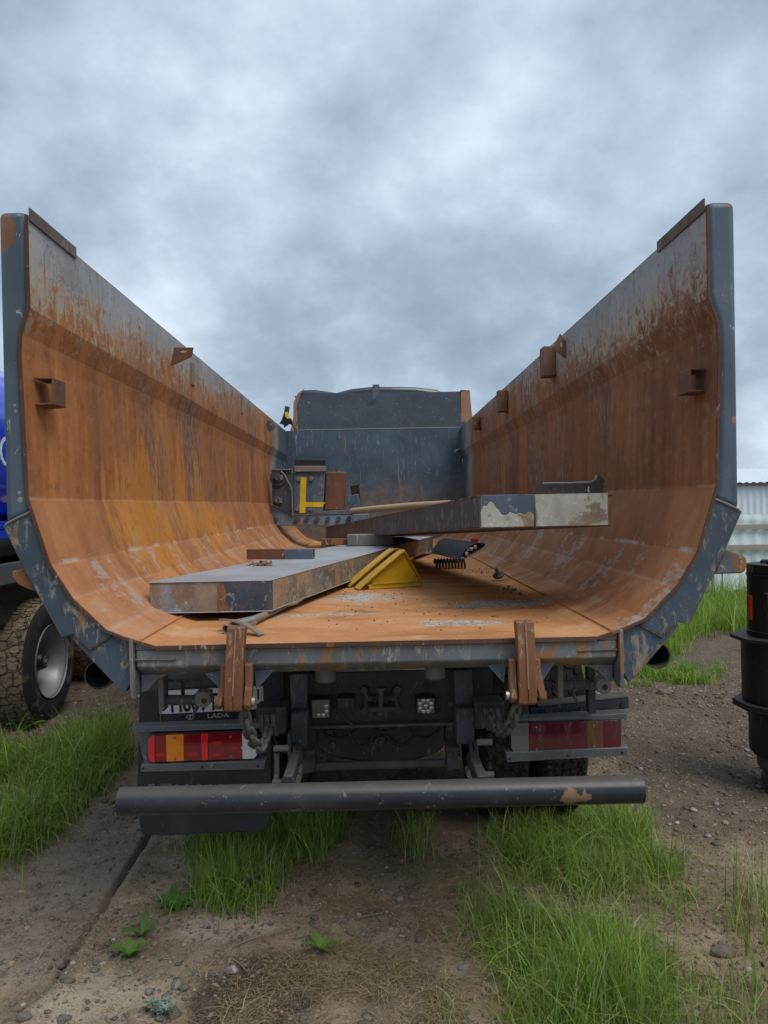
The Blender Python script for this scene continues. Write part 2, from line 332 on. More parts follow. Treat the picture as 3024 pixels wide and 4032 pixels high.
def paint(name,base,chip=(.42,.40,.35),rust=(.24,.10,.035),chips=.5,rusty=.4,dust=(.27,.21,.15),dusty=.25,rough=.5,metal=0.,vstreak=True,scale=1.,up=.6,wear=0.,wearc=None,vz=.35,low=None,spots=()):
    t=NT(name); tcn=t.n('ShaderNodeTexCoord'); pos=tcn.outputs['Object']
    pos=t.sc(pos,(scale,)*3); P_=t.sc(pos,(1,1,vz)) if vstreak else pos
    lo=t.noise(2.3,4,.6,.2,pos); mid=t.noise(9,6,.65,.4,pos); fine=t.noise(70,4,.65,0,pos)
    c=t.mix(t.st(lo,.3,.7),tuple(v*.78 for v in base),tuple(min(1,v*1.2) for v in base))
    s1=t.noise(26,5,.72,1.2,P_); cm=t.ma('MULTIPLY',t.st(s1,.665-.18*chips,.70-.17*chips),t.st(mid,.40,.54))
    ln=t.noise(7,5,.7,2.2,P_); lm=t.ma('MULTIPLY',t.st(t.ma('ABSOLUTE',t.ma('SUBTRACT',ln,.5)),.005,.0015),t.st(lo,.5,.62))
    c=t.mix(t.ma('MULTIPLY',t.ma('MAXIMUM',cm,t.ma('MULTIPLY',lm,min(1,chips*1.1))),.75),c,chip)
    rn=t.noise(5.5,8,.72,.6,P_); rm=t.st(rn,.70-.24*rusty,.75-.24*rusty)
    rc=t.mix(fine,tuple(v*.6 for v in rust),tuple(min(1,v*1.5) for v in rust))
    c=t.mix(t.ma('MULTIPLY',rm,.9),c,rc)
    nz=t.xyz(t.geo.outputs['Normal'])[2]
    dm=t.ma('ADD',t.ma('MULTIPLY',t.st(t.noise(3.1,6,.65,.3,P_),.62-.35*dusty,.9-.25*dusty),min(1,dusty*1.2)),t.ma('MULTIPLY',t.st(nz,.35,.9),up*dusty*1.6),cl=True)
    c=t.mix(dm,c,dust)
    gm=t.noise(3.7,7,.7,.5,P_); c=t.mix(t.ma('MULTIPLY',t.st(gm,.5,.7),.35),c,tuple(v*.45 for v in base)); 
    if low:
        Zw=t.xyz()[2]; lf=t.st(t.ma('ADD',Zw,t.ma('MULTIPLY',t.ma('SUBTRACT',t.noise(1.6,6,.65,.4),.5),1.2)),low[1],low[0])
        c=t.mix(t.ma('MULTIPLY',lf,.75),c,t.mix(t.st(mid,.4,.6),(.13,.105,.085),(.19,.155,.125)))
    for (sx,sy,sz,sr,sc_) in spots:
        dv=t.n('ShaderNodeVectorMath',operation='DISTANCE'); t.put(dv.inputs[0],t.p); dv.inputs[1].default_value=(sx,sy,sz)
        dd=t.ma('ADD',dv.outputs['Value'],t.ma('MULTIPLY',t.ma('SUBTRACT',t.noise(30,7,.72,.5,P_),.5),sr*3.2)); c=t.mix(t.ma('MULTIPLY',t.st(dd,sr*1.05,sr*.85),.9),c,t.mix(fine,tuple(v*.7 for v in sc_),sc_))
    if wear: c=t.mix(t.ma('MULTIPLY',t.edge(),t.ma('MULTIPLY',t.st(mid,.38,.55),wear)),c,wearc or rust)
    r=t.ma('ADD',rough-.1,t.ma('ADD',t.ma('MULTIPLY',fine,.2),t.ma('ADD',t.ma('MULTIPLY',dm,.3),t.ma('MULTIPLY',rm,.3))),cl=True)
    return t.done(c,r,metal,t.bump(t.ma('ADD',fine,t.ma('MULTIPLY',rm,1.2)),.12,.003),.4)

def plain(name,c,rough=.5,metal=0.,coat=0.,var=.15,scale=20,bump=.1,spec=.5,extra=None):
    t=NT(name); n=t.noise(scale,5,.6)
    cc=t.mix(n,tuple(v*(1-var) for v in c),tuple(min(1,v*(1+var)) for v in c))
    return t.done(cc,rough,metal,t.bump(t.noise(scale*4,4),bump,.003),spec,coat,extra)

def m_lens(name,c,dirt=.1):
    t=NT(name); tcn=t.n('ShaderNodeTexCoord'); pos=tcn.outputs['Object']
    wv=t.n('ShaderNodeTexWave',wave_type='BANDS',bands_direction='X'); t.put(wv.inputs['Vector'],pos); wv.inputs['Scale'].default_value=55
    d=t.noise(16,6,.68,.4,t.sc(pos,(1,1,.35))); dm=t.st(d,.62-.35*dirt,.95-.3*dirt)
    cc=t.mix(t.ma('MULTIPLY',dm,min(1,dirt*1.6)),c,(.20,.165,.14))
    return t.done(cc,t.ma('ADD',.12,t.ma('MULTIPLY',dm,.5)),0,t.bump(wv.outputs['Fac'],.12 if dirt<.3 else .03,.002),.5,.6 if dirt<.3 else .1)

def m_tyre(dirt):
    t=NT('tyre rubber'); n=t.noise(7,6,.65,.3); f=t.noise(60,4,.6)
    c=t.mix(t.st(n,.62-.4*dirt,.85-.35*dirt),(.022,.023,.025),(.22,.165,.115))
    return t.done(c,.85,0,t.bump(f,.3,.004),.3)

def m_tread(dirt):
    t=NT('muddy tyre tread'); X,Y,Z=t.xyz()
    v=t.voro(13,feat='DISTANCE_TO_EDGE'); g=t.st(v,.02,.07); n=t.noise(5,6,.68,.4); f=t.noise(50,4)
    c=t.mix(t.ma('ADD',.45,t.ma('MULTIPLY',g,.55)),(.03,.026,.022),t.mix(t.st(n,.70-.42*dirt,.86-.35*dirt),(.028,.027,.026),(.19,.145,.10)))
    return t.done(c,.9,0,t.bump(t.ma('ADD',g,t.ma('MULTIPLY',f,.3)),.9,.02),.2)

def m_ground():
    t=NT('dirt and gravel ground'); X,Y,Z=t.xyz()
    big=t.noise(.8,4,.6,.5); mid=t.noise(4,7,.68,.4); fine=t.noise(40,5,.7); lo2=t.noise(1.7,5,.6,.6)
    c=t.ramp(t.ma('ADD',t.ma('MULTIPLY',mid,.6),t.ma('MULTIPLY',big,.4)),[(.32,(.14,.10,.062)),(.66,(.52,.40,.28)),(.5,(.31,.225,.145))])
    # peb bles pressed into the soil
    v1=t.voro(34,out='Color'); d1=t.voro(34); sep=t.xyz(v1)
    peb=t.ma('MULTIPLY',t.st(d1,.42,.25),t.st(sep[0],.62,.66)); gr=t.ramp(sep[1],[(0,(.10,.095,.09)),(1,(.42,.39,.34)),(.6,(.22,.20,.175))])
    v2=t.voro(85,out='Color'); d2=t.voro(85); s2=t.xyz(v2)
    peb2=t.ma('MULTIPLY',t.st(d2,.45,.25),t.st(s2[0],.55,.6)); gr2=t.ramp(s2[1],[(0,(.11,.095,.08)),(1,(.40,.35,.29))])
    # where the gravel yard is
    far=t.st(t.ma('ADD',Y,t.ma('MULTIPLY',t.ma('SUBTRACT',lo2,.5),1.6)),3.1,3.9)
    side=t.ma('MAXIMUM',t.st(t.ma('ADD',X,t.ma('MULTIPLY',t.ma('SUBTRACT',lo2,.5),.8)),1.0,1.5),t.st(X,-1.7,-2.1))
    yard=t.ma('MULTIPLY',far,side)
    c=t.mix(t.ma('MULTIPLY',yard,.88),c,t.ramp(mid,[(.3,(.05,.04,.032)),(.7,(.135,.105,.08))]))
    pm=t.ma('ADD',.35,t.ma('MULTIPLY',yard,.55))
    c=t.mix(t.ma('MULTIPLY',peb2,pm),c,gr2); c=t.mix(t.ma('MULTIPLY',peb,pm),c,gr)
    # smooth wheel rut on the left and down the middle
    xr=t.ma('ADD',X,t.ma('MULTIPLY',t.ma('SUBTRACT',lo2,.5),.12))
    ru=t.ma('MULTIPLY',t.st(t.ma('ABSOLUTE',t.ma('SUBTRACT',xr,-1.43)),.36,.30),t.st(Y,2.45,2.7))
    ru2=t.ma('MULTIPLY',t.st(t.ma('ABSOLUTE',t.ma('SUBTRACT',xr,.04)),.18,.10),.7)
    rc=t.ramp(t.noise(9,7,.7,.5),[(.3,(.195,.158,.12)),(.7,(.33,.27,.21))])
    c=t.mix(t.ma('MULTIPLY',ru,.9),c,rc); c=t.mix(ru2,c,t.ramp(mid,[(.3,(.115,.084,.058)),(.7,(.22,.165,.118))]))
    # dark wet soil patch and pale dry crust in front
    dk=t.gauss(1.,-.42,.24,2.43,.24,t.ma('ADD',X,t.ma('MULTIPLY',t.ma('SUBTRACT',mid,.5),.3)),Y)
    c=t.mix(t.ma('MULTIPLY',t.st(t.ma('ADD',dk,t.ma('MULTIPLY',t.ma('SUBTRACT',mid,.5),1.2)),.25,.6),.9),c,(.04,.029,.02))
    gm=t.noise(14,8,.78,.4); c=t.mix(t.ma('MULTIPLY',t.st(gm,.5,.62),t.ma('SUBTRACT',.45,t.ma('MULTIPLY',yard,.32))),c,(.36,.29,.215)); c=t.mix(t.ma('MULTIPLY',t.st(gm,.47,.36),.5),c,(.07,.05,.034))
    pl=t.ma('MAXIMUM',t.gauss(1.,-.95,.33,2.40,.22,X,Y),t.gauss(1.,-.60,.28,2.80,.12,X,Y))
    c=t.mix(t.ma('MULTIPLY',t.st(t.ma('ADD',pl,t.ma('MULTIPLY',t.ma('SUBTRACT',mid,.5),1.6)),.38,.75),.75),c,(.52,.43,.33))
    f2=t.noise(130,6,.8); f3=t.noise(300,3,.7); c=t.mix(t.ma('MULTIPLY',t.st(f2,.52,.62),.4),c,(.40,.32,.24)); c=t.mix(t.ma('MULTIPLY',t.st(f2,.47,.37),.5),c,(.06,.043,.03)); c=t.mix(t.ma('MULTIPLY',t.st(f3,.56,.64),.3),c,(.48,.41,.33))
    h=t.ma('ADD',t.ma('ADD',t.ma('MULTIPLY',peb,pm),t.ma('MULTIPLY',peb2,t.ma('MULTIPLY',pm,.5))),t.ma('ADD',t.ma('MULTIPLY',fine,.35),t.ma('MULTIPLY',mid,.8)))
    return t.done(c,.95,0,t.bump(t.ma('ADD',h,t.ma('MULTIPLY',f2,.5)),.9,.017),.15)

def m_blade(name,els,trans=.45,base=(.09,.07,.03)):
    t=NT(name); rnd=t.geo.outputs['Random Per Island']
    c=t.ramp(rnd,els)
    pn=t.noise(2.5,3); c=t.mix(t.ma('MULTIPLY',t.st(pn,.45,.7),.4),c,(.22,.25,.07))
    b=t.n('ShaderNodeBsdfPrincipled'); t.put(b.inputs['Base Color'],c); b.inputs['Roughness'].default_value=.55; b.inputs['Specular IOR Level'].default_value=.25
    tr=t.n('ShaderNodeBsdfTranslucent'); t.put(tr.inputs[0],c); mxs=t.n('ShaderNodeMixShader'); mxs.inputs[0].default_value=trans
    t.t.links.new(b.outputs[0],mxs.inputs[1]); t.t.links.new(tr.outputs[0],mxs.inputs[2]); t.t.links.new(mxs.outputs[0],t.o.inputs[0]); return t.m

def m_stones():
    t=NT('loose stone'); r=t.geo.outputs['Random Per Island']; n=t.noise(45,5,.65)
    c=t.ramp(r,[(0,(.07,.062,.055)),(1,(.46,.42,.36)),(.4,(.12,.105,.092)),(.75,(.17,.145,.12)),(.93,(.25,.23,.21))])
    c=t.mix(t.ma('MULTIPLY',n,.45),c,(.16,.12,.085)); return t.done(c,.85,0,t.bump(n,.4,.004),.3)

def m_wood(name,a,b):
    t=NT(name); tcn=t.n('ShaderNodeTexCoord'); g=t.noise(7,6,.65,.6,t.sc(tcn.outputs['Generated'],(14,1.5,14))); n=t.noise(12,5)
    return t.done(t.mix(g,a,t.mix(n,b,tuple(v*.7 for v in b))),.8,0,t.bump(g,.3,.005),.2)

def m_sheet(name,a,b,dirt):
    t=NT(name); n=t.noise(1.2,5,.6,.3,t.sc(t.p,(1,1,.5))); X,Y,Z=t.xyz()
    c=t.mix(n,a,b); c=t.mix(t.ma('MULTIPLY',t.st(t.noise(3,6,.7),.5,.75),dirt),c,(.30,.29,.26)); 
    return t.done(c,.45,0,t.bump(t.noise(3.3,4),.35,.03),.4)

M={}
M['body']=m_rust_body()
M['post']=paint('blue grey post paint',(.075,.105,.138),chips=.22,rusty=.16,dusty=.08,spots=((-1.20,2.43,2.50,.05,(.22,.09,.035)),(-1.19,2.43,2.55,.03,(.24,.11,.05)),(1.185,2.43,2.575,.018,(.20,.07,.03)),(-1.165,2.43,1.95,.006,(.30,.32,.31)),(-1.163,2.43,1.93,.005,(.30,.32,.31)),(-1.155,2.43,1.64,.009,(.34,.33,.29)),(-1.157,2.43,1.665,.006,(.34,.33,.29)),(1.198,2.43,2.16,.008,(.36,.36,.34)),(1.195,2.43,1.86,.012,(.35,.2,.1))),rough=.5,chip=(.45,.47,.46))
M['chip']=paint('chipped blue grey paint',(.05,.073,.10),chips=.7,rusty=.5,dusty=.22,rough=.55,chip=(.30,.25,.18),rust=(.23,.13,.06),dust=(.23,.21,.18),wear=0.8)
M['beamrust']=paint('rust streaked cross beam paint',(.12,.135,.145),chips=.7,rusty=.72,dusty=.4,rough=.6,chip=(.38,.33,.25),rust=(.27,.135,.055),dust=(.27,.225,.165),wear=0.8)
M['head']=paint('scuffed headboard paint',(.062,.092,.127),chips=.34,rusty=.34,dusty=.1,scale=1.5,vz=.12,low=(1.5,2.1),rough=.45,chip=(.33,.35,.34),rust=(.24,.14,.07))
M['edge']=paint('rusted plate edge',(.155,.068,.04),chips=.3,rusty=.6,dusty=.3,rough=.8,wear=0.5)
M['canopy']=paint('dark canopy paint',(.020,.029,.040),chips=.22,vz=.2,rusty=.2,dusty=.0,rough=.75,up=0.,chip=(.26,.28,.27))
M['ear']=paint('rusty ear plate',(.10,.115,.12),chips=.5,rusty=.92,dusty=.3,rough=.7,rust=(.25,.105,.03))
M['wseam']=paint('dark weld seam',(.075,.06,.05),chips=.4,rusty=.5,dusty=.3,rough=.8)
M['strip']=paint('grimy top strip',(.115,.10,.092),chips=.4,rusty=.75,dusty=.3,rough=.7,rust=(.16,.075,.045),chip=(.3,.27,.24))
M['rimedge']=paint('dark rusted sheet edge',(.085,.042,.028),chips=.3,rusty=.5,dusty=.2,rough=.8)
M['hook']=paint('rusty brown hook paint',(.175,.072,.034),chips=.5,rusty=.6,dusty=.15,rough=.6,rust=(.25,.11,.055),chip=(.40,.27,.17),wear=0.7)
M['weld']=plain('pale weld seam',(.27,.17,.12),.8,var=.4,scale=60,bump=.5)
M['chassis']=paint('dusty dark chassis paint',(.028,.033,.038),chips=.5,rusty=.3,dusty=.5,rough=.55,chip=(.16,.15,.13),dust=(.115,.098,.078))
M['chassis2']=paint('blue black chassis paint',(.042,.052,.062),chips=.5,rusty=.25,dusty=.5,rough=.5,chip=(.2,.19,.16),dust=(.15,.13,.105))
M['tube']=paint('glossy black bumper paint',(.020,.024,.033),chips=.28,rusty=.30,dusty=.3,spots=((.60,2.325,.665,.030,(.26,.16,.085)),(.645,2.325,.67,.018,(.26,.17,.1))),rough=.32,chip=(.26,.225,.175),rust=(.22,.15,.09),dust=(.16,.135,.105),vstreak=False,up=.9)
M['bracket']=paint('grey lamp bracket paint',(.10,.115,.125),chips=.25,rusty=.08,dusty=.4,rough=.55,dust=(.22,.20,.17),wear=0.6,wearc=(.36,.33,.28))
M['black']=plain('black plastic',(.018,.020,.023),.42,var=.3,scale=12)
M['flap']=paint('dusty rubber flap',(.030,.034,.037),chips=.3,rusty=0.,dusty=.5,rough=.6,dust=(.10,.092,.08),chip=(.12,.12,.11))
M['rubber']=plain('black rubber hose',(.02,.02,.022),.55)
M['steel']=plain('bare worn steel',(.45,.43,.40),.4,.8,scale=30,var=.3)
M['dsteel']=paint('dusty grey steel',(.16,.15,.135),chips=.3,rusty=.3,dusty=.5,rough=.6,dust=(.27,.235,.19))
M['chainm']=paint('dusty dark chain steel',(.075,.07,.062),chips=.2,rusty=.3,dusty=.4,rough=.65,dust=(.15,.13,.105))
M['white']=plain('white plate enamel',(.72,.73,.74),.35,var=.06)
M['ink']=plain('black ink',(.012,.012,.014),.45)
M['silver']=plain('silver lettering',(.55,.57,.60),.4)
M['flagb']=plain('flag blue',(.02,.05,.28),.4); M['flagr']=plain('flag red',(.45,.02,.03),.4)
M['red']=m_lens('clear red lens',(.21,.004,.010)); M['redb']=m_lens('bright red reflector',(.75,.012,.02)); M['amber']=m_lens('amber lens',(.75,.22,.01)); M['clear']=m_lens('clear lens',(.55,.56,.58))
M['redd']=m_lens('dusty red lens',(.10,.012,.024),.42); M['amberd']=m_lens('dusty amber lens',(.13,.045,.018),.5); M['cleard']=m_lens('dusty clear lens',(.15,.14,.125),.4)
M['lampface']=plain('dusty lamp glass',(.13,.12,.10),.4,var=.2); M['led']=plain('lamp reflector',(.4,.4,.38),.2,.6,coat=.4)
M['tyre']=m_tyre(.15); M['tyred']=m_tyre(.35); M['tread']=m_tread(.95); M['treadb']=m_tread(.12)
M['rim']=paint('silver wheel paint',(.24,.25,.265),chips=.3,rusty=.2,dusty=.5,rough=.38,metal=.35,dust=(.3,.27,.23))
M['hubm']=plain('black hub cap',(.016,.018,.022),.4)
M['yellow']=paint('worn yellow paint',(.62,.36,.012),chips=.5,rusty=.5,dusty=.3,rough=.5,chip=(.3,.2,.06),rust=(.28,.15,.03),dust=(.42,.30,.12),wear=.9,wearc=(.20,.11,.04))
M['ytape']=paint('yellow tape',(.72,.47,.012),chips=.12,rusty=.1,dusty=.12,rough=.5,chip=(.3,.22,.06))
M['btop']=paint('dust whitened beam paint',(.27,.30,.345),chips=.3,rusty=.12,dusty=.35,rough=.55,chip=(.6,.6,.58),dust=(.42,.40,.37),up=.5,vstreak=False,wear=0.7,wearc=(.36,.33,.28))
M['bside']=paint('scraped muddy beam side',(.13,.125,.115),chips=.85,rusty=.75,dusty=.7,rough=.65,chip=(.45,.42,.36),rust=(.34,.18,.07),dust=(.36,.28,.18),vstreak=False,scale=1.2,wear=0.9)
M['bend']=paint('blistered beam end',(.20,.23,.28),chips=.6,rusty=.98,dusty=.7,rough=.65,chip=(.5,.5,.5),rust=(.19,.12,.065),dust=(.36,.31,.24),vstreak=False,scale=1.3,wear=0.9)
M['bdark']=paint('dark blue end paint',(.05,.062,.085),chips=.4,rusty=.45,dusty=.3,rough=.5,dust=(.32,.29,.23),vstreak=False)
M['dbeam']=paint('dark streaked beam side',(.058,.082,.12),chips=.6,rusty=.10,dusty=.2,rough=.6,chip=(.26,.25,.235),rust=(.24,.10,.035),dust=(.17,.14,.115),wear=0.9)
M['cement']=paint('cement crust',(.42,.42,.37),chips=.6,rusty=.62,dusty=.4,rough=.9,chip=(.6,.6,.55),rust=(.22,.16,.10),dust=(.36,.34,.28),vstreak=False,scale=1.4,wear=0.7)
M['hinge']=paint('slate blue steel paint',(.085,.115,.155),chips=.4,rusty=.16,dusty=.22,rough=.45,chip=(.3,.32,.33),wear=0.8,wearc=(.36,.33,.28))
M['hingel']=paint('light slate bar paint',(.15,.205,.275),chips=.35,rusty=.3,dusty=.25,rough=.5,chip=(.36,.38,.38))
M['hinged']=paint('dark slate plate',(.05,.058,.068),chips=.3,rusty=.15,dusty=.3,rough=.5)
M['brown']=paint('flat brown rust',(.15,.062,.032),chips=.25,rusty=.4,dusty=.2,rough=.75,rust=(.20,.08,.035))
M['angle']=paint('brown rusted curved sheet',(.030,.019,.015),chips=.2,rusty=.55,dusty=.0,rough=.85,rust=(.13,.06,.03),up=.1)
M['pole']=m_wood('pale stripped wood',(.42,.30,.19),(.55,.42,.28)); M['stick']=m_wood('grey bark',(.20,.16,.12),(.33,.28,.22)); M['rail']=m_wood('weathered fence rail',(.30,.27,.225),(.45,.41,.35))
M['plastic']=plain('black panel',(.016,.018,.022),.5,var=.5,spec=.3); M['redp']=plain('red plastic',(.45,.03,.02),.4)
M['spring']=plain('black spring paint',(.016,.017,.02),.4)
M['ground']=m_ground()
M['grass']=m_blade('grass blade',[(0,(.36,.28,.15)),(.05,(.30,.26,.11)),(.07,(.11,.20,.028)),(1,(.58,.62,.32)),(.4,(.21,.35,.05)),(.75,(.32,.46,.08)),(.93,(.44,.54,.16))])
M['grassf']=m_blade('yellow green meadow grass',[(0,(.15,.26,.035)),(1,(.46,.58,.15)),(.5,(.26,.41,.06)),(.8,(.35,.50,.085))])  # meadow blades, a brighter yellow green than the near grass
M['straw']=m_blade('dry straw',[(0,(.14,.10,.06)),(1,(.42,.33,.20)),(.5,(.25,.18,.11)),(.8,(.33,.25,.15))],.1)
M['weed']=m_blade('broad leaf',[(0,(.06,.16,.025)),(1,(.11,.24,.04))],.3); M['worm']=m_blade('grey green leaf',[(0,(.16,.24,.17)),(1,(.27,.35,.26))],.2)
M['stones']=m_stones(); M['clod']=plain('dry soil clods',(.27,.20,.135),.95,var=.55,scale=14,bump=.6,spec=.1); M['crumb']=plain('dark crumbs',(.10,.06,.035),.9,var=.6,scale=80)
M['sheet']=m_sheet('pale blue sheet',(.60,.70,.70),(.72,.80,.80),.2); M['shedw']=m_sheet('pale corrugated wall',(.62,.70,.75),(.74,.80,.84),.1); M['shedr']=m_sheet('white roof sheet',(.66,.71,.76),(.76,.80,.84),.1)
M['bluetank']=plain('glossy blue paint',(.02,.075,.75),.16,coat=.8,var=.08,bump=.02); M['tankw']=plain('white lettering',(.75,.77,.8),.35,var=.04); M['tanky']=plain('yellow reflective strip',(.75,.55,.02),.4)
M['frame']=plain('grey truck frame paint',(.11,.12,.135),.45); M['darkm']=paint('black machine paint',(.017,.016,.016),chips=.3,rusty=.25,dusty=.28,rough=.5,chip=(.10,.095,.09),dust=(.085,.075,.065),rust=(.05,.035,.028)); M['darkr']=plain('worn machine steel',(.10,.10,.10),.4,.4,var=.5,scale=25)
M['cab']=plain('dark cab paint',(.03,.035,.042),.3,coat=.4)
# ---------------------------------------------------------------- ground
def vnoise(x,y,s,seed):
    rg=np.random.default_rng(seed); G=rg.random((256,256))
    u=x*s+1000.; v=y*s+1000.; i=np.floor(u).astype(int); j=np.floor(v).astype(int); a=u-i; b=v-j
    a=a*a*(3-2*a); b=b*b*(3-2*b); g=lambda p,q:G[p%256,q%256]
    return (g(i,j)*(1-a)+g(i+1,j)*a)*(1-b)+(g(i,j+1)*(1-a)+g(i+1,j+1)*a)*b-.5
GL=(PZ(245,3790),PZ(590,3260))
def hgt(x,y):
    x=np.asarray(x,float); y=np.asarray(y,float)
    h=.055*vnoise(x,y,.9,1)+.035*vnoise(x,y,3.,2)+.018*vnoise(x,y,9.,3)+.009*vnoise(x,y,24.,4)
    rut=np.exp(-((x+1.43)/.31)**6)*(y>1.5)
    mid=np.exp(-((x-.04)/.15)**4)
    h=h*(1-.75*rut)*(1-.55*mid)-.035*rut-.02*mid
    # sharp edge along the rut
    t=(y-GL[0].y)/(GL[1].y-GL[0].y); gx=GL[0].x+(GL[1].x-GL[0].x)*t+.02*vnoise(x,y,4.,5)
    d=x-gx; h=h-(.055+.03*vnoise(x,y,7.,8))*np.exp(-((d+.008*vnoise(x,y,20.,9))/.017)**2)*((t>-.12)&(t<2.2))+.02*np.exp(-((d-.05)/.035)**2)*((t>-.2)&(t<2.2))
    fade=np.clip((26-np.abs(y))/14,0,1)*np.clip((22-np.abs(x))/12,0,1)
    return h*fade
def ax(a,b,step,lo,hi,g=1.18):
    c=list(np.arange(a,b+1e-6,step)); s=step; v=a; l=[]
    while v>lo: s*=g; v-=s; l.append(v)
    s=step; v=b; r_=[]
    while v<hi: s*=g; v+=s; r_.append(v)
    return np.array(l[::-1]+c+r_)
gx_=np.unique(np.round(np.concatenate([ax(-3.4,3.4,.022,-500,500,1.13),np.arange(-1.24,-.98,.006)]),5)); gy_=ax(1.7,6.2,.022,-500,700,1.10)
XX,YY=np.meshgrid(gx_,gy_); ZZ=hgt(XX,YY); nx=len(gx_); ny=len(gy_)
idx=np.arange(nx*ny).reshape(ny,nx)
Q=np.stack([idx[:-1,:-1],idx[:-1,1:],idx[1:,1:],idx[1:,:-1]],-1).reshape(-1,4)
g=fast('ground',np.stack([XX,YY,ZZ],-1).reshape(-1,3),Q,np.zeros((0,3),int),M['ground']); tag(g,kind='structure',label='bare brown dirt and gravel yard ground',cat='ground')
def gz(x,y): return float(hgt(x,y))

# ---------------------------------------------------------------- dump truck
YR=2.43; YF=9.45
T=thing('dump_truck','blue grey dump truck seen from behind, tailgate gone and open tipping body rusted orange inside','dump truck',(0,YR,0))
inner=[(1.105,2.562),(1.105,2.262),(1.133,2.178),(1.137,2.117),(1.1275,1.800),(1.1236,1.645),(1.057,1.428),(0.9886,1.318),(0.8816,1.212),(0.822,1.187),(0.7206,1.154)]
th=.009
def offs(poly,d):
    o=[]
    for i,p in enumerate(poly):
        a=Vector(poly[max(i-1,0)]); b=Vector(poly[min(i+1,len(poly)-1)]); t=(b-a).normalized(); o.append((p[0]-t.y*d if False else p[0]+(-t.y)*d,p[1]+t.x*d))
    return o
def sidepoly(sx):
    out_=offs(inner,th)
    return [(sx*x,z) for x,z in inner]+[(sx*x,z) for x,z in reversed(out_)]
for sx in (-1,1):
    o=offs(inner,th)
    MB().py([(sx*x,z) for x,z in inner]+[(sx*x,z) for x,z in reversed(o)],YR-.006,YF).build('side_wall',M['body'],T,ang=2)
MB().py([(-.7206,1.154),(.7206,1.154),(.7206,1.145),(-.7206,1.145)],YR-.006,YF).build('floor_plate',M['body'],T)
# rust rim on the rear edge of wall and floor sheets
rim=[(x,z) for x,z in inner]
for sx in (-1,1):
    a=offs(inner,-.001); b=offs(inner,th-.001)
    MB().py([(sx*x,z) for x,z in a]+[(sx*x,z) for x,z in reversed(b)],YR-.014,YR-.0065).build('rusty_rim',M['rimedge'],T)
MB().box(-.7206,.7206,YR-.014,YR-.0065,1.142,1.156).build('rusty_rim',M['rimedge'],T)
# raised floor seams
for sx in (-1,1):
    MB().box(sx*.775-.005,sx*.775+.005,YR,YF-.01,1.166,1.1775).build('floor_seam',M['body'],T)
# top cap strips
PT=[(104,826),(320,1005)]
for sx,ye in ((-1,2.80),(1,2.83)):
    MB().box(min(sx*1.098,sx*1.1045),max(sx*1.098,sx*1.1045),YR-.004,ye,2.545,2.588).build('top_strip',M['strip'],T,bevel=.002)
    MB().box(min(sx*1.1055,sx*1.19),max(sx*1.1055,sx*1.19),YR+.125,YF,2.49,2.555).build('top_rail',M['post'],T,bevel=.006)
    MB().box(sx*1.118-.012,sx*1.118+.012,YR+.126,YF-.01,2.5555,2.566).build('top_bead',M['edge'],T)
# rear frame : uprights, slanting lower frame, corner panels
for sx in (-1,1):
    up=[(1.112,2.58),(1.111,2.27),(1.139,2.18),(1.143,2.117),(1.135,1.80),(1.131,1.645),(1.113,1.600),(1.206,1.56),(1.206,2.58)]
    MB().py([(sx*x,z) for x,z in up],YR,YR+.12).build('rear_post',M['post'],T,bevel=.022,seg=3)
    lowf=[(1.113,1.600),(1.066,1.428),(.996,1.312),(.886,1.206),(.868,1.192),(.938,1.150),(.992,1.198),(1.030,1.186),(1.147,1.415),(1.212,1.558)]
    MB().py([(sx*x,z) for x,z in lowf],YR-.004,YR+.13).build('slanting_frame',M['chip'],T,bevel=.004)
    # weld seam on the joint
    a=Vector((sx*1.115,YR-.005,1.602)); b=Vector((sx*1.200,YR-.005,1.562)); MB().tube([a,(a+b)/2+Vector((0,0,.002)),b],.0045,6).build('weld_seam',M['dsteel'],T)
    cp=[(.866,1.190),(.80,1.168),(.797,1.055),(.830,1.000),(.85,1.015),(1.000,1.182),(.992,1.194),(.938,1.147)]
    MB().py([(sx*x,z) for x,z in cp],YR+.004,YR+.10).build('corner_panel',M['chip'],T,bevel=.003)
    MB().tube([(sx*.868,YR,1.190),(sx*.938,YR-.001,1.148),(sx*.990,YR-.001,1.196)],.0035,6).build('weld_seam',M['wseam'],T)
    # longitudinal lower flare behind, dark underside
    fl=[(1.205,1.55),(1.150,1.415),(1.05,1.23),(1.03,1.20),(1.06,1.19),(1.10,1.25),(1.175,1.40),(1.222,1.54)]
    MB().py([(sx*x,z) for x,z in fl[2:7]],YR+.135,YR+.5).build('lower_flare',M['chip'],T,bevel=.004)
    # rusty ear on the outside of the frame
    if sx<0: ep=[(198,2232),(100,2238),(52,2248),(52,2270),(75,2300),(120,2322),(165,2330)]
    else: ep=[(2854,2163),(2915,2182),(2934,2195),(2938,2222),(2930,2248),(2912,2257),(2807,2260)]
    pp=[P(u,v,YR+.03) for u,v in ep]
    MB().prism([(p.x,YR+.02,p.z) for p in pp],(0,.035,0)).build('side_ear',M['ear'],T,bevel=.005)
# ribs on the outside
for sx in (-1,1):
    for y in (3.6,5.0,6.4,7.8,9.2):
        MB().box(min(sx*1.150,sx*1.198),max(sx*1.150,sx*1.198),y,y+.09,1.55,2.488).build('side_rib',M['post'],T,bevel=.006)
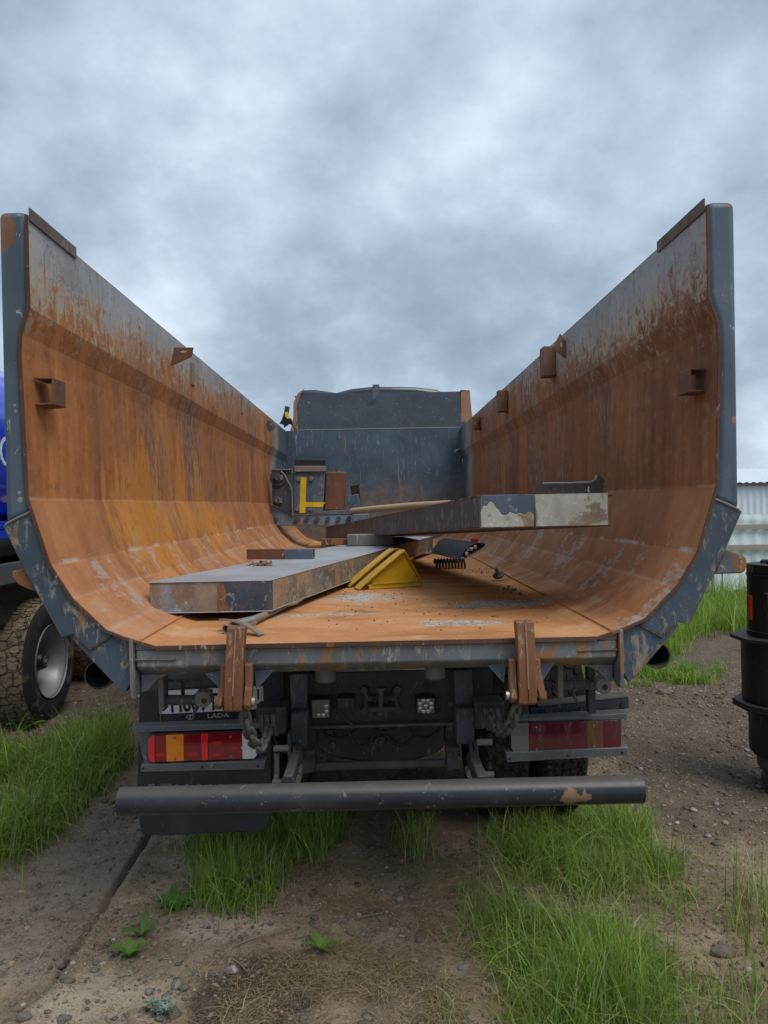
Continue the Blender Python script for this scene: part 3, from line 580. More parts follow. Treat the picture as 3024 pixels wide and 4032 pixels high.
# cross beam below the floor: front face, chamfered lower face
BX0,BX1=-.79,.79
prof=[(YR-.002,1.141),(YR-.002,1.084),(YR+.05,1.050),(YR+.16,1.050),(YR+.16,1.141)]
MB().px(prof,BX0,BX1).build('cross_beam',M['beamrust'],T,bevel=.006)
for sx in (-1,1):
    # end gusset plate, folded bead and stiffener
    x0=sx*.800
    MB().px([(YR-.02,1.180),(YR-.02,1.025),(YR-.012,.985),(YR+.02,.985),(YR+.16,1.03),(YR+.16,1.14)],x0-.006,x0+.006).build('end_plate',M['beamrust'],T,bevel=.002)
    MB().py([(sx*.79,1.1655),(sx*.725,1.1435),(sx*.79,1.1425)],YR-.001,YR+.1).build('corner_wedge',M['beamrust'],T)
    MB().tube([(sx*.79,YR-.003,1.110),(sx*.66,YR-.003,1.108)],.0045,6).build('weld_bead',M['wseam'],T)
    MB().py([(sx*.79,1.052),(sx*.70,1.05),(sx*.74,1.03),(sx*.765,1.00),(sx*.79,.99)],YR+.045,YR+.14).build('end_bracket',M['beamrust'],T,bevel=.003)

# headboard and canopy
hp=P(1500,1690,YF).z
MB().py([(-1.12,1.154),(1.12,1.154),(1.135,1.65),(1.137,2.1),(1.105,hp),(-1.105,hp),(-1.137,2.1),(-1.135,1.65)],YF-.004,YF+.01).build('headboard',M['head'],T)
YC=9.95
cz=P(1500,1545,YC).z; cxl=P(1170,1560,YC).x; cxr=P(1815,1540,YC).x
# canopy sheet with a dented upper edge
nn=24; vsx=[]; 
for j in range(7):
    for i in range(nn+1):
        u=i/nn; v=j/6; X=-1.06+(2.1)*u if False else (cxl+.02)*(1-u)+(cxr)*u
        y=YF+.012+(YC-YF)*v; z=hp+(cz-hp)*v
        z+= .022*math.exp(-((u-.03)/.12)**2)*v*v - .003*math.sin(u*9)*v*v; y+=.01*math.sin(u*7+1)*v*v
        vsx.append((X,y,z))
fs=[(j*(nn+1)+i,j*(nn+1)+i+1,(j+1)*(nn+1)+i+1,(j+1)*(nn+1)+i) for j in range(6) for i in range(nn)]
MB().add(vsx+[(x,y+.012,z+.002) for x,y,z in vsx],fs+[tuple(k+len(vsx) for k in f[::-1]) for f in fs]+[((6*(nn+1)+i),(6*(nn+1)+i+1),(6*(nn+1)+i+1)+len(vsx),(6*(nn+1)+i)+len(vsx)) for i in range(nn)]).build('canopy',M['canopy'],T)
MB().tube([(cxl+.02,YF,hp+.004),(0,YF-.002,hp+.004),(1.07,YF,hp+.004)],.008,6).build('fold_seam',M['dsteel'],T)
q=[(1290/1.746+1000,0)]
def poly(pts,Y,dy,name,mat,**k):
    pp=[P(u,v,Y) for u,v in pts]; return MB().prism([(p.x,Y,p.z) for p in pp],(0,dy,0)).build(name,mat,T,**k)
# torn left cheek and right cheek of the canopy
pc_=[P(1172,1552,9.9),P(1198,1531,9.95),P(1182,1556,9.9),P(1168,1600,9.8),P(1172,1650,9.6),P(1158,1697,9.46),P(1143,1698,9.46),P(1155,1640,9.62),P(1155,1585,9.85)]
MB().prism([(p.x,p.y,p.z) for p in pc_],(.0,.02,0)).build('torn_cheek',M['brown'],T)
MB().strip([P(1160,1560,9.9),P(1172,1590,9.86),P(1166,1622,9.75),P(1174,1655,9.62),P(1163,1690,9.47)],(.05,.03,0),.006).build('bent_edge',M['edge'],T)
pr_=[P(1815,1536,9.95),P(1848,1536,9.95),P(1858,1640,9.7),P(1850,1668,9.52),P(1816,1690,9.45)]
MB().prism([(p.x,p.y,p.z) for p in pr_],(.006,.02,0)).build('right_cheek',M['brown'],T)
poly([(1813,1534),(1850,1536),(1852,1556),(1813,1550)],9.93,.06,'cheek_cap',M['chassis2'],bevel=.01)
# lug at the top of the canopy
lg=[(1468,1514),(1494,1514),(1494,1548),(1468,1572)]
poly([(1467,1514),(1494,1514),(1494,1522),(1467,1522)],9.72,.014,'lifting_lug',M['hinge'])
pl=[P(u,v,9.7) for u,v in [(1467,1522),(1475,1522),(1475,1535),(1486,1535),(1486,1522),(1494,1522),(1494,1549),(1468,1572)]]
MB().prism([(p.x,9.72,p.z) for p in pl],(0,.014,0)).build('lifting_lug',M['hinge'],T)
# curled yellow flap on the left front corner
cur=[P(1124,1597,9.3),P(1117,1625,9.3),P(1121,1650,9.32),P(1140,1672,9.36),P(1158,1690,9.4)]
MB().strip([P(1122,1598,9.3),P(1119,1622,9.3),P(1110,1650,9.33),P(1100,1668,9.36)],(.055,.03,-.01),.006).build('bent_flap',M['hinged'],T)
MB().strip([P(1122,1625,9.29),P(1124,1640,9.29),P(1132,1650,9.30)],(.04,0,.01),.008).build('yellow_scrap',M['ytape'],T)
MB().strip([P(1108,1655,9.32),P(1128,1640,9.30),P(1145,1648,9.30),P(1152,1675,9.32)],(.03,.05,-.09),.006).build('bent_flap',M['hinged'],T)

# fittings on the inside of the walls
def wallplate(pts,sx,Xoff,th_,name,mat,base=1.105,**k):
    pp=[PX(u,v,sx*base) for u,v in pts]
    return MB().prism([(sx*(base-Xoff),p.y,p.z) for p in pp],(-sx*th_,0,0)).build(name,mat,T,**k)
# folded pocket brackets near the rear edge
def pocket(sx,y0,y1,z0,z1):
    xo=sx*1.131; xi=sx*1.075
    b=MB(); t_=.008
    b.strip([(xo,y0,z1),(xi,y0,z1),(xi-sx*.0,y0,z0),(xo,y0,z0)],(0,y1-y0,0),.008); 
    return b.build('pocket_bracket',M['edge'],T,bevel=.003)
pocket(-1,2.50,2.60,1.965,2.045); pocket(1,2.50,2.60,1.965,2.045)
def holeplate(pts,hc,rx,ry,Y,d,name,mat):
    n=14; hole=[(hc[0]+rx*math.cos(2*math.pi*k/n),hc[1]+ry*math.sin(2*math.pi*k/n)) for k in range(n)]
    # bridge outline and hole into two polygons split at the hole's middle row
    yc=hc[1]; b=MB()
    def cut(pts,up):
        o=[]; m_=len(pts)
        for i in range(m_):
            p,q=pts[i],pts[(i+1)%m_]; ip=(p[1]<=yc) if up else (p[1]>=yc); iq=(q[1]<=yc) if up else (q[1]>=yc)
            if ip: o.append(p)
            if ip!=iq:
                t=(yc-p[1])/(q[1]-p[1]); o.append((p[0]+(q[0]-p[0])*t,yc))
        return o
    for up in (True,False):
        o=cut(pts,up); on=[i for i,p in enumerate(o) if abs(p[1]-yc)<1e-6]
        i0,i1=on[0],on[-1]
        # rotate so the cut edge is last->first
        if i1==i0+1: o=o[i1:]+o[:i1]
        a0,a1=o[-1],o[0]     # cut edge runs a0 -> a1
        hs=[(hc[0]+rx*math.cos(t),hc[1]+(-1 if up else 1)*ry*math.sin(t)) for t in np.linspace(0,math.pi,9)]
        if abs(a0[0]-hs[0][0])>abs(a0[0]-hs[-1][0]): hs=hs[::-1]
        pp=[P(u,v,Y) for u,v in o+hs]; b.prism([(p.x,Y,p.z) for p in pp],(0,d,0))
    return b.build(name,mat,T)
holeplate([(670,1440),(686,1368),(760,1368),(753,1403)],(722,1383),15,6,4.02,.014,'wall_lug',M['edge'])
holeplate([(2206,1313),(2235,1353),(2258,1416),(2250,1416),(2221,1406),(2197,1386),(2186,1372),(2187,1349)],(2211,1355),6,11,4.20,.014,'wall_lug',M['edge'])
holeplate([(1049,1657),(1072,1657),(1087,1682),(1060,1703),(1049,1680)],(1068,1670),6,5,7.55,.016,'wall_lug',M['hinged'])
holeplate([(1900,1637),(1902,1675),(1886,1690),(1865,1667)],(1886,1668),5,5,7.55,.016,'wall_lug',M['edge'])
def block(u0,v0,u1,v1,sx,dep,name='wall_block'):
    a=PX(u0,v0,sx*1.09); b=PX(u1,v1,sx*1.09)
    y0,y1=min(a.y,b.y),max(a.y,b.y); z0,z1=min(a.z,b.z),max(a.z,b.z)
    return a,b
for (u,v0,v1,dep,wd) in ((2188,1362,1480,.075,.10),(1998,1535,1620,.075,.10),(1893,1640,1690,.06,.12)):
    a=PX(u,v0,1.104); b=PX(u,v1,1.104)
    MB().box(1.104-dep,1.104,a.y,a.y+wd,b.z,min(a.z,2.575)).build('wall_block',M['edge'],T,bevel=.004)
# torn slot plates on the left wall
for (u,v0,v1) in ((750,1425,1512),(948,1553,1625)):
    a=PX(u,v0,-1.104); b=PX(u,v1,-1.104)
    MB().box(-1.1045,-1.094,a.y,a.y+.07,b.z,a.z).build('patch_plate',M['dsteel'],T,bevel=.002)
a=PX(1818,1770,1.12); MB().cyl(a,a+Vector((-.10,-.15,-.03)),.02,10).build('peg',M['dsteel'],T)

# ---- hooks (tailgate latches)
def hook(uc,vt,vb,mir):
    """uc: pixel x of the middle, vt/vb top and bottom rows"""
    yc=YR-.03; top=P(uc,vt,yc); bot=P(uc-mir*14,vb,yc-.01)
    H=top.z-bot.z
    side=[(.00,0),(-.034,-.01),(-.040,-.25),(-.044,-.55),(-.046,-.78),(-.036,-.96),(-.012,-1.0),(.022,-.96),(.026,-.8),(.006,-.55),(.0,-.3),(.012,-.12),(.02,-.03)]
    b=MB(); n=len(side)
    for k,(dx,w) in enumerate(((-.0145,.028),(.0145,.028))):
        pts=[]
        b2=[Vector((top.x+(bot.x-top.x)*(-zz)+dx,yc+yy,top.z+zz*H)) for yy,zz in side]
        vsx=[q+Vector((-w/2,0,0)) for q in b2]+[q+Vector((w/2,0,0)) for q in b2]
        b.add(vsx,[tuple(range(n))[::-1],tuple(range(n,2*n))]+[(i,(i+1)%n,(i+1)%n+n,i+n) for i in range(n)])
    hk=b.build('latch_hook',M['hook'],T,bevel=.003)
    MB().tube([Vector((top.x+(bot.x-top.x)*k,yc+yy-.001,top.z-k*H)) for k,yy in ((.02,-.034),(.25,-.041),(.55,-.045),(.78,-.047))],.003,6).build('weld_line',M['weld'],hk)
    # side links
    for s in (-1,1):
        u1=uc+ (42 if s>0 else -32)-mir*4; 
        l0=P(uc+s*47-mir*2,2612 if mir>0 else 2592,yc); l1=P(uc+s*58-mir*16,vb-22,yc)
        w=.024; pts=[]
        side2=[(0,0),(.006,-.35),(-.006,-.8),(-.010,-1.0)]
        b=MB(); prof=[(-.018,0),(-.018,-.45),(-.030,-.75),(-.034,-.92),(-.018,-1.04),(.006,-1.04),(.018,-.92),(.014,-.7),(.012,-.4),(.014,0)]
        hh=l0.z-l1.z; n=len(prof)
        cs=[Vector((l0.x+(l1.x-l0.x)*max(0,(-zz-.35)/.65 if -zz>.35 else 0),yc+yy,l0.z+zz*hh)) for yy,zz in prof]
        vsx=[q+Vector((-w/2,0,0)) for q in cs]+[q+Vector((w/2,0,0)) for q in cs]
        b.add(vsx,[tuple(range(n))[::-1],tuple(range(n,2*n))]+[(i,(i+1)%n,(i+1)%n+n,i+n) for i in range(n)])
        lk=b.build('latch_link',M['hook'],T,bevel=.004)
    c=P(uc-mir*14,vb-40,yc-.012)
    MB().cyl(c+Vector((-.062,0,0)),c+Vector((.062,0,0)),.010,14).build('latch_pin',M['dsteel'],T)
    MB().cyl(c+Vector((mir*.058,0,0)),c+Vector((mir*.068,0,0)),.015,16).build('washer',M['steel'],T)
    MB().cyl(P(uc+42,2685 if mir>0 else 2640,yc),P(uc+20,2685 if mir>0 else 2640,yc),.011,12).build('pivot_pin',M['hook'],T)
    return c
hl=hook(936,2462,2803,1); hr=hook(2060,2440,2776,-1)
# triangular gussets under the beam
for pts in ([(806,2652),(874,2640),(866,2712)],[(1002,2640),(1080,2637),(1010,2715)],[(1918,2618),(1992,2615),(1984,2690)],[(2120,2612),(2184,2612),(2132,2690)]):
    poly(pts,YR+.03,.012,'gusset',M['hinge'],bevel=.002)
# chains
def chain(pts,r=.0085,ln=.046):
    pts=[Vector(p) for p in pts]; 
    # resample by arc length
    seg=[(pts[i+1]-pts[i]).length for i in range(len(pts)-1)]; tot=sum(seg); n=max(3,int(tot/(ln*.62))); b=MB()
    def at(s_):
        for i,l in enumerate(seg):
            if s_<=l or i==len(seg)-1: return pts[i]+(pts[i+1]-pts[i])*(s_/l),(pts[i+1]-pts[i]).normalized()
            s_-=l
    for k in range(n):
        c,t=at(tot*(k+.5)/n); a=t.orthogonal().normalized(); c2=t.cross(a)
        ang=k*math.pi/2+.5+random.uniform(-.25,.25); side=a*math.cos(ang)+c2*math.sin(ang); hw=ln*.3; hl_=ln*.5-hw
        loop=[]
        for q in range(12):
            th_=2*math.pi*q/12; e=hl_ if math.cos(th_)>0 else -hl_
            loop.append(c+t*(e+hw*math.cos(th_))+side*hw*math.sin(th_))
        b.tube(loop,r,7,closed=True)
    return b.build('chain',M['chainm'],T)
chain([P(962,2812,2.42),P(975,2870,2.43),P(1000,2925,2.47),P(1030,2948,2.52),P(1050,2900,2.62),P(1062,2850,2.7),P(1085,2825,2.74)])
chain([P(2035,2785,2.42),P(2022,2830,2.43),P(1998,2868,2.46),P(1975,2885,2.5),P(1950,2868,2.58),P(1930,2830,2.66),P(1915,2800,2.72)])
for (u,v) in ((1072,2822),(1922,2800)):
    a=P(u,v,2.80); MB().box(a.x-.055,a.x+.055,2.76,2.86,a.z-.055,a.z+.045).build('chain_bracket',M['chassis'],T,bevel=.004)
    b=MB(); 
    for k in range(3): b.strip([(a.x-.035+k*.022,2.70,a.z+.035),(a.x-.03+k*.022,2.68,a.z),(a.x-.022+k*.022,2.70,a.z-.035)],(.016,0,0),.01)
    b.build('shackle',M['chainm'],T)

# ---- left and right pin tubes above the lamps
def pintube(u0,u1,v,uplate,ublk,mir,Y=2.66):
    a=P(u0,v,Y); b=P(u1,v-(6 if mir<0 else 0),Y); r_=.0175
    MB().cyl(a,b,r_,20).build('pin_tube',M['chassis2'],T)
    p=P(uplate,v,Y); MB().box(p.x-.010,p.x+.010,Y-.03,Y+.03,p.z-.035,p.z+.085).build('pin_plate',M['dsteel'],T,bevel=.004)
    q=P(ublk,v-8,Y-.01); bk=MB(); bk.cyl(q+Vector((0,-.03,0)),q+Vector((0,.02,0)),.029,18); bk.box(q.x-.026,q.x+.026,Y-.035,Y+.01,q.z-.004,q.z+.026)
    e=bk.build('pin_eye',M['dsteel'],T,bevel=.002); MB().cyl(q+Vector((.004,-.032,-.004)),q+Vector((.004,-.0305,-.004)),.010,14).build('eye_hole',M['ink'],e)
    w_=P(uplate+mir*14,2680,Y+.01); x_=P(ublk-mir*16,2680,Y+.01)
    MB().tube([P(uplate+mir*12,v-10,Y+.02),w_,(w_+x_)/2,x_,P(ublk-mir*14,v-10,Y+.02)],.006,8).build('bent_rod',M['chassis2'],T)
    h=P((u0+u1)/2+mir*(40 if mir>0 else 10),v+10,Y-.015); MB().tube([h,h+Vector((mir*.012,-.012,-.012)),h+Vector((-mir*.002,-.014,-.045))],.006,8).build('handle_pin',M['chassis2'],T)
pintube(650,800,2755,644,806,1); pintube(2205,2345,2702,2200,2368,-1)
z0_=P(2330,2640,2.7); MB().box(z0_.x-.014,z0_.x+.014,2.70,2.74,P(2330,2810,2.7).z,P(2330,2630,2.7).z).build('hanger',M['chassis'],T,bevel=.003)
z0_=P(718,2690,2.7); MB().box(z0_.x-.006,z0_.x+.006,2.70,2.71,P(718,2745,2.7).z,P(718,2680,2.7).z).build('hanger',M['chassis'],T)

# ---- lamp brackets and lamps
def lampset(left):
    Y=2.78
    if left: top=[(522,2862),(1045,2845),(1045,2868),(522,2885)]; bot=[(555,3012),(1045,2995),(1040,3030),(553,3040)]; bk=[(540,2880),(1045,2862),(1045,3010),(572,3020)]
    else: top=[(2040,2832),(2468,2808),(2468,2832),(2040,2852)]; bot=[(1992,2962),(2475,2942),(2475,2976),(1998,3002)]; bk=[(2015,2845),(2448,2825),(2448,2960),(1992,2975)]
    poly(bk,Y+.012,.010,'lamp_back_plate',M['bracket'])
    poly(top,Y-.05,.06,'lamp_rail',M['bracket'],bevel=.003); poly(bot,Y-.07,.08,'lamp_shelf',M['bracket'],bevel=.003)
    if left: x0,x1,v0,v1=585,1012,2886,2998
    else: x0,x1,v0,v1=2012,2444,2838,2962
    n=20; Yf=Y-.062
    a=P(x0,(v0+v1)/2+6,Yf); b=P(x1,(v0+v1)/2-8,Yf); hh=(P(x0,v0,Yf).z-P(x0,v1,Yf).z)/2*(.93)
    def rr(x0,x1,zc0,zc1,h,rad,y0,y1,fr=lambda x:0):
        pts=[]
        for (sx_,sz) in ((1,1),(-1,1),(-1,-1),(1,-1)):
            for k in range(6):
                an={(1,1):0,(-1,1):90,(-1,-1):180,(1,-1):270}[(sx_,sz)]+k*18
                cx=(x1-rad) if sx_>0 else (x0+rad); cz_=(h-rad)*sz
                x=cx+rad*math.cos(R(an)); z=cz_+rad*math.sin(R(an)); f_=(x-a.x)/(b.x-a.x); pts.append((x,z+a.z+(b.z-a.z)*f_))
        return pts
    base=MB().py(rr(a.x-.006,b.x+.006,0,0,hh+.004,.022,0,0),Y-.052,Y+.012).build('tail_light',M['black'],T,bevel=.004,label=None if left else 'tail light under a film of dust')
    if left: segs=[(0,.06,'redb'),(.06,.165,'red'),(.165,.325,'amber'),(.325,.49,'red'),(.49,.55,'redb'),(.55,.865,'red'),(.865,.95,'clear'),(.95,1,'clear')]
    else: segs=[(0,.16,'cleard'),(.16,.69,'redd'),(.69,.84,'amberd'),(.84,1,'redd')]
    full=rr(a.x,b.x,0,0,hh,.02,0,0); zt=lambda f:a.z+(b.z-a.z)*f
    for f0,f1,mt in segs:
        xa=a.x+(b.x-a.x)*f0; xb=a.x+(b.x-a.x)*f1; pts=[]
        m_=10; topl=[];botl=[]
        for k in range(m_+1):
            x=xa+(xb-xa)*k/m_; f=(x-a.x)/(b.x-a.x); d=min(x-a.x,b.x-x); rad=.02
            h_=hh if d>=rad else hh-rad+math.sqrt(max(0,rad*rad-(rad-d)**2))
            topl.append((x,zt(f)+h_)); botl.append((x,zt(f)-h_))
        nm={'red':'red_lens','redd':'red_lens','redb':'red_reflector','amber':'amber_lens','amberd':'amber_lens','clear':'clear_lens','cleard':'clear_lens'}[mt]
        MB().py(topl+botl[::-1],Yf-(.004 if 'reflector' not in nm else .006),Y-.051).build(nm,M[mt],base,bevel=.0015)
    if left:   # moulded rings of the lens optics, brighter red painted for reflected bright spots
        for f,dz,r_,mt in ((.11,-.3,.019,'redb'),(.245,-.25,.024,'amber'),(.40,-.25,.024,'redb'),(.63,.45,.017,'redb'),(.63,-.45,.017,'redb'),(.79,.0,.015,'redb'),(.905,.0,.022,'clear')):
            x=a.x+(b.x-a.x)*f; z=zt(f)+dz*hh; bb=MB()
            for q in range(1,4):
                rad=r_*q/3.2; bb.tube([(x+rad*math.cos(t_),Yf-.004,z+rad*.8*math.sin(t_)) for t_ in np.linspace(math.pi*1.08,math.pi*1.92,9)],.0016,5)
            bb.build('lens_ring',M[mt],base)
    for f,dz in ((.245,.8),(.245,-.8),(.76,.72),(.76,-.72)) if left else ((.23,.72),(.23,-.8),(.75,.72),(.75,-.72)):
        x=a.x+(b.x-a.x)*f; MB().cyl((x,Yf-.007,zt(f)+dz*hh),(x,Yf-.002,zt(f)+dz*hh),.0045,10).build('lens_screw',M['dsteel'],base)
    for f in (.02,.5,.95):
        q0=bot[3]; q1=bot[2]; u=q0[0]+(q1[0]-q0[0])*f; v=q0[1]+(q1[1]-q0[1])*f-14; c=P(u,v,Y-.071); MB().cyl(c,c+Vector((0,-.003,0)),.004,8).build('rivet',M['ink'],T)
lampset(True); lampset(False)
# long angle rail above the right lamp and its bolts
poly([(2090,2790),(2475,2748),(2475,2790),(2090,2832)],2.84,.012,'angle_rail',M['chassis2'])
pp=[P(2120,2782,2.84),P(2475,2745,2.84)]; MB().prism([pp[0],pp[1],pp[1]+Vector((0,.05,.004)),pp[0]+Vector((0,.05,.004))],(0,0,.006)).build('angle_rail',M['dsteel'],T)
for u,v in ((2135,2803),(2292,2788),(2455,2776)):
    c=P(u,v,2.838); MB().cyl(c,c+Vector((0,-.008,0)),.011,12).build('bolt',M['chassis'],T)

# ---- left mudguard, number plate
Ym=3.08
poly([(548,2722),(1072,2700),(1066,3105),(540,3115)],Ym,.015,'mudguard',M['flap'],bevel=.003)
pp=[P(548,2722,Ym),P(1072,2700,Ym)]; MB().prism([pp[0],pp[1],pp[1]+Vector((0,.16,.075)),pp[0]+Vector((.03,.16,.075))],(0,.004,-.012)).build('mudguard_top',M['chassis2'],T)
fl=[(545,3205),(1062,3190),(1062,3240),(1050,3262),(1025,3272),(640,3292),(560,3285),(552,3270)]
poly(fl,Ym+.02,.012,'mud_flap',M['flap'],bevel=.004)
# pale bars stand in for slots showing bright ground behind the guard
b=MB()
for u0,u1 in ((585,612),(632,678),(692,704),(730,745),(775,793),(824,836),(864,880),(905,924),(948,980),(1000,1012)):
    p=P(u0,3086,Ym-.004); q_=P(u1,3112,Ym-.004); b.box(p.x,q_.x,Ym-.008,Ym-.002,q_.z,p.z)
b.build('lit_slot_fills',M['dsteel'],T,bevel=.002)
# plate
def plateM(c,sz): 
    return Matrix.Translation(c)@Matrix.Rotation(R(90),4,'X')
Yp=Ym-.030
pa=P(628,2812,Yp); pb=P(1052,2790,Yp); ptz=P(640,2722,Yp).z
pw=pb.x-pa.x; ph=pw*112/520; tilt=math.atan2(pb.z-pa.z,pw)
pc=Vector(((pa.x+pb.x)/2,Yp,(pa.z+pb.z)/2+ph/2))
MT=Matrix.Translation(pc)@Matrix.Rotation(-tilt,4,'Y')@Matrix.Rotation(R(90),4,'X')
lp=MB().box(-pw/2,pw/2,-ph/2,ph/2,-.004,.004,MT).build('licence_plate',M['white'],T,bevel=.002)
MB().text('H609TT',ph*1.02,MT@Matrix.Translation((-pw*.127,-ph*.42,.0045)),.0008,.72,True,.022).build('plate_lettering',M['ink'],lp)
MB().text('71',ph*.66,MT@Matrix.Translation((pw*.385,ph*.14,.0045)),.0008).build('plate_region',M['ink'],lp)
MB().text('RUS',ph*.22,MT@Matrix.Translation((pw*.34,-ph*.33,.0045)),.0006).build('plate_country',M['ink'],lp)
MB().box(pw*.27,pw*.276,-ph*.46,ph*.46,.004,.0048,MT).build('plate_divider',M['ink'],lp)
MB().box(pw*.40,pw*.47,-ph*.33,-ph*.26,.004,.0048,MT).build('flag_blue_bar',M['flagb'],lp); MB().box(pw*.40,pw*.47,-ph*.40,-ph*.33,.004,.0048,MT).build('flag_red_bar',M['flagr'],lp)
fr=MB().box(-pw/2-.012,pw/2+.012,-ph/2-.034,ph/2+.010,-.010,-.0045,MT).build('plate_holder',M['black'],T,bevel=.002)
MB().box(-pw/2-.010,pw/2+.010,-ph/2-.033,-ph/2-.004,-.0045,.003,MT).build('holder_lip',M['black'],fr,bevel=.002)
MB().text('LADA',.026,MT@Matrix.Translation((pw*.04,-ph/2-.018,.0035))@Matrix.Shear('XZ',4,(0,0)) if False else MT@Matrix.Translation((pw*.04,-ph/2-.018,.0035)),.0006,1.35).build('holder_lettering',M['silver'],fr)
for dx in (-.22,.30):
    c=MT@Matrix.Translation((pw*dx,-ph/2-.018,.0035)); b=MB()
    b.tube([c@Vector((.014*math.cos(t_),.0085*math.sin(t_),0)) for t_ in np.linspace(0,2*math.pi,17)[:-1]],.0013,5,closed=True)
    b.tube([c@Vector((-.004,-.006,0)),c@Vector((-.001,.001,0)),c@Vector((.004,.006,0))],.0014,5); b.tube([c@Vector((.004,-.005,0)),c@Vector((-.001,.001,0))],.0012,5)
    b.build('holder_emblem',M['silver'],fr)
for s_ in (-1,1):
    c=MT@Matrix.Translation((s_*pw*.487,ph*.1,.004)); MB().tube([c@Vector((0,.0,.004)),c@Vector((0,-.05,.005)),c@Vector((0,-.085,.004))],.0022,6).build('plate_wire',M['dsteel'],lp)

# ---- chassis rear end
Yc=2.95
poly([(1205,2652),(1790,2634),(1788,2842),(1212,2858)],Yc,.014,'rear_crossmember',M['chassis'],bevel=.004)
pp=[P(1212,2846,Yc),P(1788,2830,Yc)]; MB().prism([pp[0],pp[1],pp[1]+Vector((0,-.05,0)),pp[0]+Vector((0,-.05,0))],(0,0,-.012)).build('crossmember_lip',M['chassis2'],T,bevel=.003)
for u,v,r_ in ((1315,2709,17),(1681,2698,19),(1385,2695,7),(1610,2687,6),(1612,2746,5),(1386,2809,7),(1480,2812,7),(1613,2803,7),(1765,2731,7),(1345,2707,4),(1284,2709,4),(1712,2696,4),(1650,2699,4),(1602,2787,4),(1312,2805,20),(1720,2790,18)):
    c=P(u,v,Yc); MB().cyl(c+Vector((0,-.002,0)),c+Vector((0,.002,0)),r_*Yc/FPX,18).build('bolt_hole',M['ink'],T)

def vpost(pts,Y,d,**k): return poly(pts,Y,d,'support_post',M['chassis2'],**k)
vpost([(1140,2655),(1212,2652),(1210,2805),(1146,2812)],2.86,.08,bevel=.006); vpost([(1144,2806),(1212,2802),(1208,2945),(1138,2948)],2.80,.10,bevel=.006)
vpost([(1784,2640),(1858,2638),(1866,2795),(1796,2798)],2.86,.08,bevel=.006); vpost([(1796,2792),(1868,2788),(1868,2932),(1800,2934)],2.80,.10,bevel=.006)
for pts in ([(1130,2890),(1142,2890),(1150,3078),(1136,3080)],[(1152,2948),(1163,2948),(1160,3075),(1150,3078)],[(1868,2932),(1880,2930),(1898,3060),(1884,3064)],[(1850,2934),(1860,2934),(1878,3064),(1866,3066)]):
    poly(pts,2.72,.06,'bumper_strut',M['chassis2'],bevel=.002)
for u in (1130,1895):
    a=P(u,3040,2.6); poly([(u-28,3092),(u-14,3055),(u+22,3053),(u+32,3090)],2.42,.25,'bumper_arm',M['chassis'],bevel=.005)
# hitch
c=P(1500,2762,2.86); b=MB()
hb=[(1433,2713),(1564,2710),(1436,2795),(1564,2790)]
for u,v in hb:
    q=P(u,v,Yc-.01); MB().cyl(q+Vector((0,-.022,0)),q+Vector((0,.004,0)),.0145,6).build('hitch_bolt',M['chassis2'],T)
ring=[]
b=MB()
for (u0,v0),(u1,v1) in (((1433,2713),(1448,2755)),((1448,2755),(1436,2795)),((1564,2710),(1552,2752)),((1552,2752),(1564,2790)),((1448,2755),(1552,2752))):
    p=P(u0,v0,Yc-.012); q=P(u1,v1,Yc-.012); b.tube([p,(p+q)/2,q],.017,10)
b.build('hitch_bracket',M['chassis2'],T)
b=MB(); q=P(1500,2757,2.90); b.cyl(q+Vector((0,.0,0)),q+Vector((0,-.012,0)),.030,20); b.build('hitch_throat',M['ink'],T)
q=P(1500,2710,2.85); q2=P(1499,2812,2.85); MB().lathe(q2,q-q2,[(.012,0),(.012,.006),(.0105,.008),(.0105,.08),(.014,.082),(.014,.092),(.020,.094),(.020,.104)],16).build('hitch_pin',M['chassis2'],T)
p=P(1448,2785,2.86); q=P(1555,2780,2.86); MB().box(p.x,q.x,2.83,2.94,p.z-.012,p.z+.006).build('hitch_jaw',M['chassis'],T,bevel=.004)
# work lights and camera
def wlight(u0,u1,v0,v1,pts,Y=2.86):
    a=P(u0,v1,Y); b_=P(u1,v0,Y); hs=MB().box(a.x,b_.x,Y,Y+.06,a.z,b_.z).build('work_light',M['black'],T,bevel=.008)
    MB().box(a.x+.006,b_.x-.006,Y-.003,Y+.001,a.z+.006,b_.z-.006).build('light_glass',M['lampface'],hs,bevel=.003)
    for fx,fz in pts:
        x=a.x+(b_.x-a.x)*fx; z=a.z+(b_.z-a.z)*fz; MB().lathe((x,Y-.003,z),(0,-1,0),[(.0085,0),(.0085,.001),(.006,.0025),(.0,.0028)],12,caps=False).build('led',M['led'],hs)
ring8=[(.5+.3*math.cos(2*math.pi*k/8+.39),.5+.33*math.sin(2*math.pi*k/8+.39)) for k in range(8)]
wlight(1223,1302,2749,2833,[q for q in ring8 if q[0]+ (1-q[1])>1.1]); wlight(1638,1716,2744,2815,ring8+[(.5,.5)])
a=P(1328,2790,2.88); b_=P(1397,2745,2.88); cm=MB().box(a.x,b_.x,2.87,2.945,a.z,b_.z).build('rear_camera',M['black'],T,bevel=.004)
MB().cyl(P(1364,2772,2.87),P(1364,2772,2.866),.008,14).build('lens',M['chassis2'],cm)
# bump stops under the beam
for u,v in ((1282,2650),(1712,2638)):
    c=P(u,v,2.66); MB().lathe(c+Vector((0,0,.03)),(0,0,-1),[(.037,0),(.037,.055),(.030,.060),(0,.060)],24,caps=False).build('bump_stop',M['dsteel'],T)
